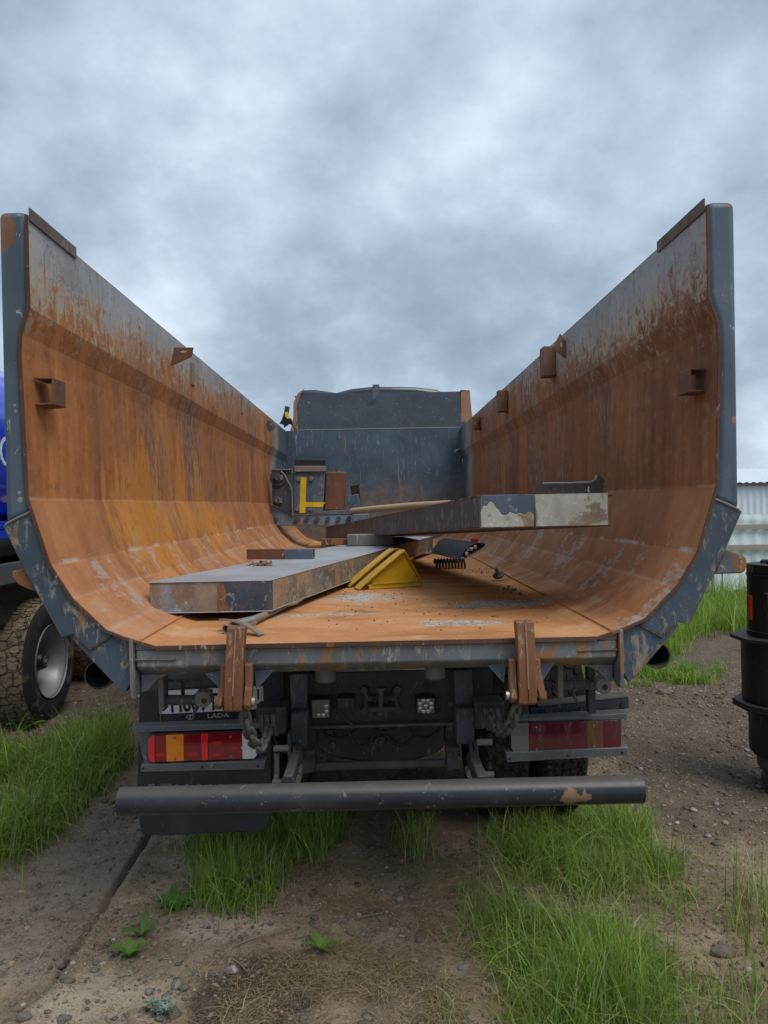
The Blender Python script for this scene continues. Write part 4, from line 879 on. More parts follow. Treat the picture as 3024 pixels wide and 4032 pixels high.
# frame rails, axles, tubes behind
for sx in (-1,1):
    MB().box(sx*.42-.04,sx*.42+.04,2.965,11.6,.72,.98).build('frame_rail',M['chassis'],T)
    MB().box(sx*.45-.06,sx*.45+.06,YR+.2,YF,1.02,1.13).build('body_runner',M['chassis'],T)
MB().box(-.36,.36,YR+.3,YF,1.10,1.14).build('floor_bearer',M['chassis'],T)
# banjo plate seen through the frame
bz=[(1246,2865),(1748,2850),(1748,2955)]+[(1497+ (u-1497),0) for u in ()]
pts=[P(1246,2862,3.5),P(1750,2848,3.5)]; arc=[P(1497+250*math.cos(t_)*1.0,2935+68*math.sin(t_),3.5) for t_ in np.linspace(0.05,math.pi-.05,18)]
MB().prism([(p.x,3.5,p.z) for p in pts]+[(p.x,3.5,p.z) for p in arc],(0,.05,0)).build('axle_housing',M['chassis'],T,bevel=.01)
c=P(1500,2918,3.5); MB().lathe(c,(0,-1,0),[(.028,0),(.028,.02),(.014,.024),(.014,.04),(.0,.04)],14,caps=False).build('housing_plug',M['chassis2'],T)
for u,v in ((1308,2898),(1310,2928),(1535,2915),(1455,2918),(1300,2880)):
    c=P(u,v,3.49); MB().cyl(c,c+Vector((0,-.02,0)),.016,6).build('housing_bolt',M['chassis2'],T)
def arcpts(u0,v0,u1,v1,sag,Y,n=10): return [P(u0+(u1-u0)*k/n,v0+(v1-v0)*k/n+sag*4*(k/n)*(1-k/n),Y) for k in range(n+1)]
MB().tube(arcpts(1365,2865,1485,2865,75,3.1),.008,8).build('brake_hose',M['rubber'],T); MB().tube(arcpts(1508,2875,1662,2845,72,3.1),.008,8).build('brake_hose',M['rubber'],T); MB().tube(arcpts(1470,2870,1580,2850,22,3.05),.007,8).build('brake_hose',M['rubber'],T)
p=P(1245,3018,2.9); q=P(1750,3004,2.9); MB().cyl(p,q,.017,18).build('cross_tube',M['chassis2'],T)
for u,v in ((1212,3012),(1788,2998)):
    poly([(u-28,v-52),(u+28,v-53),(u+28,v+30),(u-26,v+38)],2.84,.10,'spring_hanger',M['chassis2'],bevel=.006)
    for du in (-17,18):
        c=P(u+du,v-32,2.838); MB().cyl(c,c+Vector((0,-.012,0)),.009,6).build('hanger_bolt',M['chassis'],T)
for u,v in ((1172,3050),(1848,3028)):
    c=P(u,v,2.74); b=MB(); b.cyl(c,c+Vector((0,-.05,0)),.018,8); b.cyl(c+Vector((.01,0,.03)),c+Vector((.01,-.04,.03)),.012,6); b.build('shackle_bolt',M['dsteel'],T)
poly([(1212,2858),(1242,2857),(1240,2965),(1212,2966)],2.98,.05,'spring_bracket',M['chassis'],bevel=.004); poly([(1755,2845),(1785,2844),(1786,2950),(1758,2951)],2.98,.05,'spring_bracket',M['chassis'],bevel=.004)
# small coil spring and pegs beside the strut
def coil(p,q,r_,wire,turns,n=14):
    p=Vector(p); q=Vector(q); d=(q-p).normalized(); a=d.orthogonal().normalized(); b=d.cross(a); N_=int(turns*n)
    return MB().tube([p+(q-p)*(k/N_)+(a*math.cos(2*math.pi*k/n)+b*math.sin(2*math.pi*k/n))*r_ for k in range(N_+1)],wire,6)
coil(P(1089,2962,2.74),P(1089,3070,2.74),.0085,.0025,20).build('return_spring',M['dsteel'],T)
for u,v in ((1105,2946),(1100,3080),(1905,2922),(1912,3050)):
    c=P(u,v,2.72); MB().cyl(c+Vector((-.025,0,0)),c+Vector((.03,0,0)),.012,12).build('peg',M['dsteel'],T)
for k,(pa,pb,sg,Yq) in enumerate((((1250,2870),(1420,2858),40,3.2),((1600,2852),(1745,2848),55,3.25),((1080,2900),(1140,2960),25,2.9),((1890,2900),(1990,2960),35,2.95),((1330,2790),(1400,2856),14,2.9))):
    MB().tube(arcpts(pa[0],pa[1],pb[0],pb[1],sg,Yq),.006,7).build('cable',M['rubber'],T)
# underrun bumper tube
tl=P(456,3161,2.36); tr=P(2541,3104,2.36); tr.z=(tl.z+tr.z)/2+.001; tl.z=tr.z; tl.x*=.984; tr.x*=.984
bt=MB(); bt.pipe(tl,tr,.0435,.038,36); bt.build('bumper_tube',M['tube'],T)
MB().tube([tl+Vector((.001,0,0)),tl+Vector((.004,0,0))],.0442,28).build('end_rim',M['chassis2'],T) if False else None
for p,d in ((tl,.006),(tr,-.006)): MB().cyl(p+Vector((d,0,0)),p+Vector((d*2,0,0)),.0379,28).build('end_cap',M['ink'],T)
# air pipes each side
c=P(388,2658,2.95); MB().pipe(c,c+Vector((0,2.,0)),.058,.052).build('round_pipe',M['chassis'],T)
c=P(2588,2582,2.95); MB().pipe(c,c+Vector((0,2.,0)),.054,.048).build('round_pipe',M['chassis'],T)
for u,v in ((388,2658),(2588,2582)):
    c=P(u,v,3.05); MB().box(c.x-.03,c.x+.03,3.2,3.26,c.z+.04,1.24).build('pipe_bracket',M['chassis'],T)

# wheels
def wheel(root,xo,yc,Rr,wd,facing,mt,ms,rimr,hub=True,tread=True):
    """xo outer face x, facing +-1 direction of the outer face"""
    zc_=Rr-.02; W=MB(); o=(xo,yc,zc_); d=(-facing,0,0); sh=.05
    prof=[(rimr,.012),(rimr+.02,.002),(Rr-.10,0),(Rr-.045,.008),(Rr-.02,.022),(Rr-.005,.035),(Rr,.06),(Rr,wd-.06),(Rr-.005,wd-.035),(Rr-.03,wd-.015),(Rr-.10,wd),(rimr+.02,wd-.002),(rimr,wd-.012)]
    ty=MB().lathe(o,d,prof[:5],64,caps=False).build('tyre',ms,root)
    MB().lathe(o,d,prof[4:],64,caps=False).build('tread',mt,ty)
    # tread blocks
    b=MB(); n=52; rows=5
    for k in range(n):
        for r_ in range(rows):
            a0=2*math.pi*(k+(.5 if r_%2 else 0))/n; aw=2*math.pi/n*.40; x0=xo-facing*(.03+(wd-.06)*r_/rows+.004); x1=xo-facing*(.03+(wd-.06)*(r_+1)/rows-.004); ra=Rr-.008; rb=Rr+.006
            xm=(x0+x1)/2; ring=[(x0,-aw*.55),(xm,-aw),(x1,-aw*.55),(x1,aw*.55),(xm,aw),(x0,aw*.55)]
            lo=[(x,yc+math.cos(a0+q)*ra,zc_+math.sin(a0+q)*ra) for x,q in ring]; hi=[(x,yc+math.cos(a0+q)*rb,zc_+math.sin(a0+q)*rb) for x,q in ring]
            b.add(lo+hi,[tuple(range(6,12))]+[(i,(i+1)%6,(i+1)%6+6,i+6) for i in range(6)])
    b.build('tread_blocks',mt,ty)
    rm=MB().lathe(o,d,[(rimr+.006,-.004),(rimr+.004,.012),(rimr-.008,.02),(rimr-.02,.05),(rimr-.028,.06),(rimr-.035,.11),(rimr-.05,.13),(rimr-.065,.18),(rimr-.09,.20),(.10,.21),(.10,.215)],48,caps=False).build('rim',M['rim'],root)
    MB().lathe(o,d,[(0,.213),(.11,.213)],32,caps=False).build('rim_disc',M['hubm'],rm)
    if hub:
        hb_=MB().lathe(Vector(o)+Vector(d)*.05,d,[(0,0),(.05,.0),(.058,.006),(.060,.02),(.068,.03),(.082,.10),(.095,.17)],28,caps=False).build('hub_cap',M['hubm'],root)
        bo=MB()
        for k in range(10):
            a_=2*math.pi*k/10; c=Vector((xo-facing*.20,yc+math.cos(a_)*.14,zc_+math.sin(a_)*.14)); bo.cyl(c,c+Vector((facing*.03,0,0)),.014,6)
        bo.build('wheel_nuts',M['dsteel'],rm)
        tb=MB(); tb.tube([Vector((xo-facing*.049,yc+.035*math.cos(t_),zc_+.035*math.sin(t_))) for t_ in np.linspace(0,2*math.pi,17)[:-1]],.003,5,closed=True)
        for q in (-.012,0,.012): tb.tube([Vector((xo-facing*.0485,yc+q-.008,zc_-.012)),Vector((xo-facing*.0485,yc+q+.004,zc_+.014))],.0028,5)
        tb.build('hub_emblem',M['dsteel'],hb_)
    return ty
for yc in (3.95,5.30):
    for sx in (-1,1):
        W=bpy.data.objects.new('rear_wheel',None); COL.objects.link(W); W.parent=T; W.location=(0,0,0)
        wheel(W,sx*1.00,yc,.52,.25,sx,M['treadb'],M['tyred'],.29,hub=False); 
        W2=bpy.data.objects.new('rear_wheel',None); COL.objects.link(W2); W2.parent=T
        wheel(W2,sx*.72,yc,.52,.25,sx,M['treadb'],M['tyred'],.29,hub=False)
    MB().cyl((-.6,yc,.5),(.6,yc,.5),.07,16).build('axle',M['chassis'],T)
for sx in (-1,1):
    W=bpy.data.objects.new('front_wheel',None); COL.objects.link(W); W.parent=T; wheel(W,sx*1.05,10.6,.52,.3,sx,M['treadb'],M['tyred'],.29,hub=False)
# cab, only its roof shows above the canopy
cb=[P(1180,1560,10.2).z]
zr=P(1500,1541,10.6).z
rp_=[(-1.10,1.1),(-1.14,2.6),(-1.06,zr-.06),(-.98,zr-.005),(-.80,zr+.0),(-.5,zr-.05),(-.3,zr+.0),(.0,zr+.03),(.6,zr+.01),(.9,zr-.03),(1.08,zr-.12),(1.14,2.6),(1.10,1.1)]
MB().py(rp_,10.3,12.1).build('cab',M['cab'],T,bevel=.05,seg=3)
# ---------------------------------------------------------------- scrap lying in the tipping body
FZ=1.154
def skewbox(n0,f0,wd,h0,h1):
    """n0/f0: near and far lower left corners; wd along X"""
    a=Vector(n0); b=Vector(f0); W_=Vector((wd,0,0))
    return [a,a+W_,b+W_,b,a+Vector((0,0,h0)),a+W_+Vector((0,0,h0)),b+W_+Vector((0,0,h1)),b+Vector((0,0,h1))]
# lower beam
n_tl=P(590,2292,2.95); n_bl=P(590,2416,2.95); n_tr=P(1070,2274,2.95)
h1=n_tl.z-n_bl.z; wd1=n_tr.x-n_tl.x
f_tr=P(1705,2111,6.7); fl_=Vector((f_tr.x-wd1,6.7,f_tr.z-h1)); fl_.z=max(fl_.z,FZ+.006)
nb=Vector((n_tl.x,2.95,n_tl.z-h1))
B1=thing('steel_beam','flat box beam with whitish top and blistered end lying low on the body floor','steel beam',nb,'box beams lying in the truck body')
c=skewbox(nb,fl_,wd1,h1,h1); C1=list(c)
def sub(c,x0,x1,z0,z1,y0=0.,y1=1.):   # sub-box of a skew box by fractions
    def pt(fx,fy,fz):
        l=c[0]*(1-fy)+c[3]*fy; r_=c[1]*(1-fy)+c[2]*fy; lt=c[4]*(1-fy)+c[7]*fy; rt=c[5]*(1-fy)+c[6]*fy
        lo=l*(1-fx)+r_*fx; hi=lt*(1-fx)+rt*fx; return lo*(1-fz)+hi*fz
    return [pt(x0,y0,z0),pt(x1,y0,z0),pt(x1,y1,z0),pt(x0,y1,z0),pt(x0,y0,z1),pt(x1,y0,z1),pt(x1,y1,z1),pt(x0,y1,z1)]
MB().hexa(sub(c,.004,.996,.03,.968,.004,.999)).build('side_plates',M['bside'],B1)
MB().hexa(sub(c,-.012,1.0,.97,1.0,-.003,1.)).build('top_plate',M['btop'],B1,bevel=.002)
MB().hexa(sub(c,-.02,1.0,.0,.03,-.004,1.)).build('bottom_plate',M['btop'],B1,bevel=.002)
MB().hexa(sub(c,.006,.575,.03,.965,-.0015,.0035)).build('end_plate',M['bend'],B1)
MB().hexa(sub(c,.58,.995,.03,.965,-.0025,.0035)).build('end_plate',M['bdark'],B1,label='dark blue painted end plate')
MB().hexa(sub(c,.575,.582,.03,.965,-.004,.003)).build('weld_bead',M['edge'],B1)
# upper beam
m_tl=P(1888,1949,2.88); m_bl=P(1888,2080,2.88); m_tr=P(2379,1957,2.88); h2=m_tl.z-m_bl.z; wd2=m_tr.x-m_tl.x
g_tl=P(1282,2076,8.6); ga=Vector((g_tl.x,8.6,g_tl.z-h2)); na_=Vector((m_tl.x,2.88,m_tl.z-h2))
B2=thing('steel_beam','dark box beam with cement crusted end propped across the lower beam and sticking out towards the rear','steel beam',na_,'box beams lying in the truck body')
c2=skewbox(na_,ga,wd2,h2,h2)
MB().hexa(sub(c2,.004,.996,.02,.98,.002,.999)).build('side_plates',M['dbeam'],B2,bevel=.003)
MB().hexa(sub(c2,.0,1.,.978,1.0,-.001,1.)).build('top_plate',M['chip'],B2)
MB().hexa(sub(c2,.0,1.03,-.012,.018,-.003,1.)).build('bottom_plate',M['dbeam'],B2)
MB().hexa(sub(c2,.0,.422,.02,.985,-.003,.0015)).build('end_plate',M['hinge'],B2)
MB().hexa(sub(c2,.425,1.0,.02,.975,-.005,.0015)).build('end_plate',M['cement'],B2,label='end plate under grey cement')
# ragged cement lump on the left half of the end
b=MB(); nn=18; pts=[]
e0=c2[0]; ex=(c2[1]-c2[0])*.425; ez=(c2[4]-c2[0])
for i in range(nn+1):
    f_=i/nn; top=.50+.30*math.exp(-((f_-.18)/.13)**2)-.10*f_+.10*random.uniform(-1,1)
    pts.append((f_,top))
poly3=[e0+ex*f_+ez*t_ for f_,t_ in pts]+[e0+ex+ez*.02,e0+ez*.02]
b.prism([q+Vector((0,-.027,0)) for q in poly3],(0,.011,0)); b.build('cement_crust',M['cement'],B2,bevel=.003)
b=MB()
for k in range(46):
    f_=k/45; q=sub(c2,0,0,1,1,f_*.9,f_*.9+.01)[4]; b.tube([q+Vector((-.002,0,-.004)),q+Vector((-.002,.055,-.006))],.0045,5)
b.build('weld_bead',M['edge'],B2)
q=sub(c2,1,1,.93,.93,.0,.0)[0]; MB().cyl(q+Vector((-.02,.01,0)),q+Vector((.035,.01,0)),.006,8).build('rod_stub',M['edge'],B2)
# curved rusty sheet on the upper beam end
zt=c2[4].z+.004
a0=P(2101,1950,2.90); pts=[]
x0=P(2110,1950,2.9).x; x1=P(2385,1950,2.9).x
Lc=x1-x0; arcp=[]
path=[(x0,zt),(x0+Lc*.45,zt+.002),(x0+Lc*.78,zt+.004),(x0+Lc*.92,zt+.012),(x0+Lc*.985,zt+.032),(x0+Lc*.99,zt+.062),(x0+Lc*.95,zt+.082),(x0+Lc*.90,zt+.085)]
CP=thing('curved_plate','rusty sheet offcut with rolled edge lying on the cement crusted beam end','scrap plate',(x0,2.9,zt))
def cpt(x,y):
    q=P(*Z6_(x,y),2.885); k=max(0,q.z-zt); return Vector((q.x*(2.885+k*1.1)/2.885,2.885+k*1.1,1.6+(q.z-1.6)*(2.885+k*1.1)/2.885))
Z6_=lambda x,y:(1200+x/1.2762,1800+y/1.2762)
face=[cpt(*q) for q in ((1145,190),(1160,168),(1195,132),(1300,131),(1438,127),(1462,112),(1466,92),(1474,88),(1492,102),(1508,118),(1519,142),(1515,170),(1500,192),(1480,196))]
MB().prism(face,(0,.007,.002)).build('bent_sheet',M['angle'],CP,bevel=.0015)
MB().prism([face[0],face[-1],face[-1]+Vector((0,.22,.0)),face[0]+Vector((.04,.22,.0))],(0,0,.006)).build('lower_flange',M['angle'],CP)
MB().tube([face[2]+Vector((0,-.001,0)),face[3]+Vector((0,-.001,0)),face[4]+Vector((0,-.001,0))],.0045,6).build('painted_lit_lip',M['hingel'],CP)  # pale tube puts the lit line of the top edge into colour
MB().tube([face[4],face[5],face[6]],.005,6).build('pale_curl',M['dsteel'],CP)
c=cpt(1235,152); MB().cyl(c+Vector((0,-.004,0)),c+Vector((0,-.001,0)),.008,12).build('sheet_hole',M['ink'],CP)

# hinge assembly with yellow tape mark
Yh=7.85
hp0=P(1068,2070,Yh); HG=thing('hinge_assembly','slate blue bolted tailgate hinge block with yellow L shaped tape','hinge block',(hp0.x,Yh,hp0.z))
def hpoly(pts,y,d,name,mat,**k):
    pp=[P(u,v,y) for u,v in pts]; return MB().prism([(p.x,y,p.z) for p in pp],(0,d,0)).build(name,mat,HG,**k)
Z5=lambda x,y:(1000+x/3.318,1750+y/3.318)
def z5(l): return [Z5(*q) for q in l]
hpoly(z5([(222,800),(222,1030),(245,1060),(1000,1062),(1500,1000),(1500,905),(930,918),(500,930),(460,905),(235,790)]),Yh,.05,'bolted_bar',M['hingel'],bevel=.006)
hpoly(z5([(228,325),(515,318),(510,930),(470,900),(240,785)]),Yh-.03,.05,'side_plate',M['hinged'],bevel=.005)
hpoly(z5([(235,320),(500,316),(500,332),(235,338)]),Yh-.06,.09,'plate_lip',M['dsteel'])
hpoly(z5([(528,370),(925,372),(905,900),(520,905)]),Yh-.02,.22,'cover_box',M['hinge'],bevel=.006)
hpoly(z5([(525,280),(925,280),(935,355),(528,360)]),Yh-.05,.2,'bent_cap',M['dsteel'],bevel=.006)
hpoly(z5([(532,200),(932,205),(930,275),(530,272)]),Yh+.05,.02,'upright_flange',M['angle'],bevel=.003)
hpoly(z5([(945,358),(1205,358),(1200,420),(1182,860),(915,865),(935,400)]),Yh+.03,.25,'rusty_box',M['brown'],bevel=.012)
hpoly(z5([(610,428),(686,428),(668,895),(594,895)]),Yh-.024,.006,'yellow_tape',M['ytape'])
hpoly(z5([(668,752),(932,757),(925,770),(905,785),(900,818),(664,815)]),Yh-.0245,.006,'yellow_tape',M['ytape'])
hpoly(z5([(905,868),(1300,850),(1300,905),(905,915)]),Yh-.01,.05,'packing_bar',M['hinge'],bevel=.003)
for x,y,r_ in ((312,440,.085),(300,738,.045)):
    u,v=Z5(x,y); c=P(u,v,Yh-.03); MB().lathe(c,(0,-1,0),[(r_,0),(r_,.02),(.04,.022),(.04,.045),(.022,.047),(.022,.065),(0,.065)],20,caps=False).build('pivot_boss',M['hinged'],HG)
    MB().box(c.x+.03,c.x+.06,c.y-.05,c.y-.02,c.z-.02,c.z+.03).build('pivot_key',M['dsteel'],HG)
MB().tube([P(*Z5(*q),Yh-.06) for q in ((350,350),(400,400),(440,480),(475,540),(495,600),(498,760),(505,930))],.010,6).build('brake_cable',M['dsteel'],HG)
for x,y in ((282,983),(557,977),(692,975),(828,972),(968,972),(1105,969),(1242,966)):
    c=P(*Z5(x,y),Yh); MB().cyl(c,c+Vector((0,-.03,0)),.027,6).build('hex_bolt',M['hinged'],HG)
for x,y in ((585,448),(752,447),(572,843),(736,843)):
    c=P(*Z5(x,y),Yh-.02); MB().cyl(c,c+Vector((0,-.03,0)),.024,6).build('hex_bolt',M['dsteel'],HG)

def single(o,label,cat,group=None): return tag(o,label,cat,group)
# pale pole leaning on the bar
pa_=P(1388,2013,7.75); pb_=P(1775,1982,6.6)
single(MB().tube([pa_,pa_*.7+pb_*.3+Vector((0,0,.004)),pa_*.35+pb_*.65+Vector((0,0,.006)),pb_],[.034,.034,.033,.030],12).build('wooden_pole',M['pole']),'pale round wooden pole resting on the blue bolted bar behind the upper beam','pole')
# small blue plates behind
def wpoly(pts,y,d,name,mat,dy=0.,**k):
    pp=[P(u,v,y) for u,v in pts]; return MB().prism([(p.x,y+dy*i,p.z) for i,p in enumerate(pp)],(0,d,0)).build(name,mat,**k)
single(wpoly(z5([(1195,670),(1365,650),(1412,835),(1230,845)]),8.3,.03,'scrap_plate',M['hinge'],bevel=.003),'small blue painted plate leaning behind the rusty box','scrap plate')
single(wpoly(z5([(1250,545),(1385,522),(1370,545),(1412,830),(1300,840),(1270,650)]),8.6,.03,'scrap_plate',M['angle']),'dark brown bent plate standing just behind the small blue plate','scrap plate')
single(wpoly(z5([(1210,505),(1245,505),(1270,640),(1265,700),(1200,700)]),8.48,.05,'scrap_bracket',M['hinge']),'narrow bracket peeping out behind the right edge of the rusty box','bracket')
# square tubes
def sqtube(a,b,s_,t_,name,mat,mat2=None,**lab):
    a=Vector(a);b=Vector(b); d=(b-a).normalized(); up=Vector((0,0,1)); sd_=d.cross(up).normalized(); up=sd_.cross(d)
    def ring(p,h): return [p+sd_*h*x+up*h*z for x,z in ((-1,-1),(1,-1),(1,1),(-1,1))]
    vs_=ring(a,s_/2)+ring(b,s_/2)+ring(a,s_/2-t_)+ring(b,s_/2-t_); fs_=[]
    for i in range(4):
        j=(i+1)%4; fs_+=[(i,j,j+4,i+4),(8+j,8+i,12+i,12+j),(i,8+i,8+j,j),(4+j,12+j,12+i,4+i)]
    return MB().add(vs_,fs_).build(name,mat,bevel=.003)
top1=lambda x,y:(C1[4].z+(C1[7].z-C1[4].z)*(y-C1[4].y)/(C1[7].y-C1[4].y))
ya=4.15; ta=P(977,2176,ya); tb=P(1236,2172,ya-.06); s1=.056
ta.z=top1(0,ya)+s1/2+.001; tb.z=top1(0,ya)+s1/2+.001
TB=thing('square_tube','open ended square tube half brown half blue lying alone on the whitish beam top','square tube',ta)
mid_=ta+(tb-ta)*.58
o1_=sqtube(ta,mid_,s1,.005,'brown_half',M['brown'],None); o2_=sqtube(mid_,tb,s1,.005,'blue_half',M['hinge'],None)
for o in (o1_,o2_):
    for v in o.data.vertices: v.co-=TB.location
    o.parent=TB
d_=sqtube(P(1266,2134,5.32),P(1372,2133,5.34),.046,.005,'square_tube',M['edge'])
single(d_,'short reddish square tube poking out from under the upper beam','square tube')
yb=5.25; ka=P(1366,2134,yb); kb=P(1548,2128,yb+.1); k_=MB().box(ka.x,kb.x,yb,yb+.10,top1(0,yb)+.001,top1(0,yb)+.085).build('wooden_block',M['dsteel'],bevel=.008)
single(k_,'dusty grey packing block wedged between the two box beams','block')
# flakes on the beam
b=MB()
for k in range(46):
    x=rng.normal(0,.030); y=rng.normal(0,.05); p=P(1028,2215,3.72); s_=random.uniform(.004,.014); z=top1(0,p.y+y)+.003+random.uniform(0,.012)*math.exp(-(x/.03)**2)
    Mx=Matrix.Translation((p.x+x,p.y+y,z))@Euler((random.uniform(-.6,.6),random.uniform(-.6,.6),random.uniform(0,6))).to_matrix().to_4x4(); b.box(-s_*1.6,s_*1.6,-s_*.6,s_*.6,-.001,.001,Mx)
tag(b.build('rust_flakes',M['edge']),'small heap of brown rust flakes on the whitish beam top','rust flakes',kind='stuff')

# yellow wheel chock
Yk=3.98
WC=thing('wheel_chock','yellow steel wheel chock with curved treads and wire handle on the rusty floor','wheel chock',(P(1556,2317,Yk).x,Yk,FZ))
WC.rotation_euler=(0,0,R(22))
def kp(u,v,dy=0): p=P(u,v,Yk); p.y=Yk+dy; return p
tri=[(1441,2300),(1580,2176),(1592,2172),(1668,2292),(1668,2300)]
for dy in (.02,.20):
    MB().prism([kp(u,v,dy) for u,v in tri],(0,.005,0)).build('side_plate',M['yellow'],WC)
k0=kp(1443,2296); k1=kp(1670,2296)
MB().box(k0.x,k1.x,Yk-.004,Yk+.216,FZ+.001,FZ+.027).build('base_channel',M['yellow'],WC,bevel=.003)
MB().box(k0.x+.02,k1.x,Yk-.010,Yk+.02,FZ+.027,FZ+.032).build('base_lip',M['yellow'],WC)
cv_=[(1596,2166),(1572,2180),(1540,2203),(1500,2232),(1460,2262),(1425,2290),(1398,2312)]
for dy,du,dv in ((-.012,0,0),(.135,-20,-14)):
    pts=[kp(u,v,dy) for u,v in cv_]; 
    if du: pts=[p+Vector((.0,0,.0)) for p in pts]
    MB().strip(pts,(0,.075,0),.009).build('curved_tread',M['yellow'],WC,bevel=.002)
MB().strip([kp(1596,2166,.0),kp(1635,2230,.0),kp(1668,2290,.0)],(0,.2,0),.004).build('back_plate',M['yellow'],WC)
hA=kp(1632,2232,.12); HL=[hA+Vector((x,y,z)) for x,y,z in ((0,0,-.01),(.03,.0,.018),(.055,.0,.035),(.068,.012,.035),(.068,.035,.028),(.055,.045,.018),(.03,.045,.0),(0,.045,-.03))]
MB().tube(HL,.007,8).build('wire_handle',M['yellow'],WC)
# black panel with broken clips
def Q(u,v,y): return P(u,v,y)
Z6=lambda x,y:(1200+x/1.2762,1800+y/1.2762)
pb0=PZ(*Z6(775,512),FZ+.004); pb1=PZ(*Z6(632,480),FZ+.004)
t0=P(*Z6(705,407),6.95); t1=P(*Z6(872,430),6.3)
PN=thing('plastic_fairing','curved glossy black plastic panel with broken clips lying behind the coil spring','fairing',(pb0.x,pb0.y,FZ))
b=MB(); n=8; vs_=[]
for i in range(n+1):
    f_=i/n; l=pb1*(1-f_)+t0*f_; r_=pb0*(1-f_)+t1*f_; bul=.03*math.sin(f_*math.pi)
    for q in (l,r_): vs_+= [q+Vector((0,0,bul)),q+Vector((0,.004,bul-.010))]
fs_=[]
for i in range(n):
    a_=4*i; e_=4*(i+1); fs_+=[(a_,a_+2,e_+2,e_),(a_+1,e_+1,e_+3,a_+3),(a_,e_,e_+1,a_+1),(a_+2,a_+3,e_+3,e_+2)]
fs_+=[(0,1,3,2),(4*n,4*n+2,4*n+3,4*n+1)]
b.add(vs_,fs_).build('panel_skin',M['plastic'],PN)
b=MB()
for f_ in (.1,.3,.55,.75): 
    q=pb0*(1-f_)+t1*f_+Vector((.012,0,.03*math.sin(f_*math.pi)-.02)); b.box(q.x-.012,q.x+.012,q.y-.02,q.y+.02,q.z-.015,q.z+.01)
b.build('panel_clips',M['silver'],PN,bevel=.003)
pts=[pb1+(pb0-pb1)*.5+(( t0+t1)/2-(pb0+pb1)/2)*f_+Vector((0,0,.003+.03*math.sin(f_*math.pi))) for f_ in np.linspace(0,1,9)]
MB().tube([(p1*.55+p2*.45)+Vector((0,0,.03*math.sin(f_*math.pi)+.002)) for p1,p2,f_ in [(pb1*(1-f)+t0*f,pb0*(1-f)+t1*f,f) for f in np.linspace(0.45,.55,2)]],.002,5).build('panel_ridge',M['black'],PN)
rp=PZ(*Z6(862,440),FZ+.06); rp.y=min(rp.y,7.2)
RB=[P(*Z6(x,y),6.35) for x,y in ((836,408),(872,410),(868,432),(852,470),(828,478),(842,440))]
single(MB().prism(RB,(0,.05,0)).build('plastic_bracket',M['redp'],bevel=.004),'broken red plastic bracket behind the black panel','bracket')
KB=[P(*Z6(x,y),6.2) for x,y in ((872,430),(890,428),(936,452),(930,464),(905,458))]
for q in KB: pass
single(MB().prism([(q.x,6.2,q.z) for q in KB],(0,.25,-.03)).build('rubber_scrap',M['rubber'],bevel=.006),'bent black rubber scrap to the right of the red bracket','rubber scrap')
# coil spring
sa=PZ(*Z6(652,562),FZ); sb=PZ(*Z6(813,562),FZ); r_=.030
single(coil((sa.x,sa.y,FZ+r_+.006),(sb.x,sb.y,FZ+r_+.006),r_,.006,10.5,18),'black coil spring lying on the rusty floor behind the chock','coil spring') if False else None
sp_=Vector((sa.x,sa.y,FZ+r_+.007)); sq_=Vector((sb.x,sa.y,FZ+r_+.007)); d=(sq_-sp_); NN=10*18
b=MB(); b.tube([sp_+d*(k/NN)+Vector((0,math.cos(2*math.pi*k/18),math.sin(2*math.pi*k/18)))*r_ for k in range(NN+1)],.0072,7)
single(b.build('coil_spring',M['spring']),'black coil spring lying on the rusty floor right of the chock','coil spring')
# round mount with a stud
kc=PZ(*Z6(975,622),FZ); kc=Vector((kc.x,kc.y,FZ+.034))
KN=thing('round_mount','small dark round mount with a stud tipped on edge right of the coil spring','machine part',(kc.x,kc.y,FZ))
MB().lathe(kc,(-.35,-.5,.79),[(0,-.006),(.026,-.006),(.034,-.002),(.034,.004),(.024,.010),(.012,.012),(0,.012)],24,caps=False).build('disc',M['hinged'],KN)
MB().lathe(kc,(-.35,-.5,.79),[(.010,.01),(.010,.055),(.007,.058),(0,.058)],14,caps=False).build('stud',M['dsteel'],KN)
# branch, pipe end, bark by the left hook
br=[PZ(930,2452,FZ+.02),PZ(1000,2432,FZ+.03),PZ(1060,2405,FZ+.03),PZ(1120,2385,FZ+.03),PZ(1165,2360,FZ+.03)]
br=[Vector((p.x,p.y,z)) for p,z in zip(br,(FZ+.018,FZ+.022,FZ+.02,FZ+.03,FZ+.045))]
BR=thing('dry_branch','grey crooked dry branch sticking out under the lower beam','branch',br[0])
MB().tube(br,[.014,.016,.013,.012,.009],10).build('stem',M['stick'],BR); MB().tube([br[3],br[3]+Vector((.05,-.005,.01)),br[3]+Vector((.09,.01,.035))],[.008,.006,.004],8).build('twig',M['stick'],BR)
pe=PZ(888,2478,FZ+.018); pe.z=FZ+.019; p2=pe+Vector((.075,.14,.004))
single(MB().pipe(pe,p2,.018,.013,20).build('pipe_piece',M['steel']),'short bright pipe end behind the left latch hook','pipe')
bk=[PZ(862,2456,FZ+.03),PZ(905,2462,FZ+.03),PZ(950,2468,FZ+.03),PZ(1015,2478,FZ+.03)]
b=MB(); b.strip([Vector((bk[0].x,bk[0].y,FZ+.042)),Vector((bk[1].x,bk[1].y,FZ+.044)),Vector((bk[2].x,bk[2].y+.01,FZ+.036)),Vector((bk[3].x,bk[3].y+.02,FZ+.004))],(.012,.04,-.006),.006)
single(b.build('bark_strip',M['stick']),'torn grey strip of bark lying across the pipe end','bark strip')
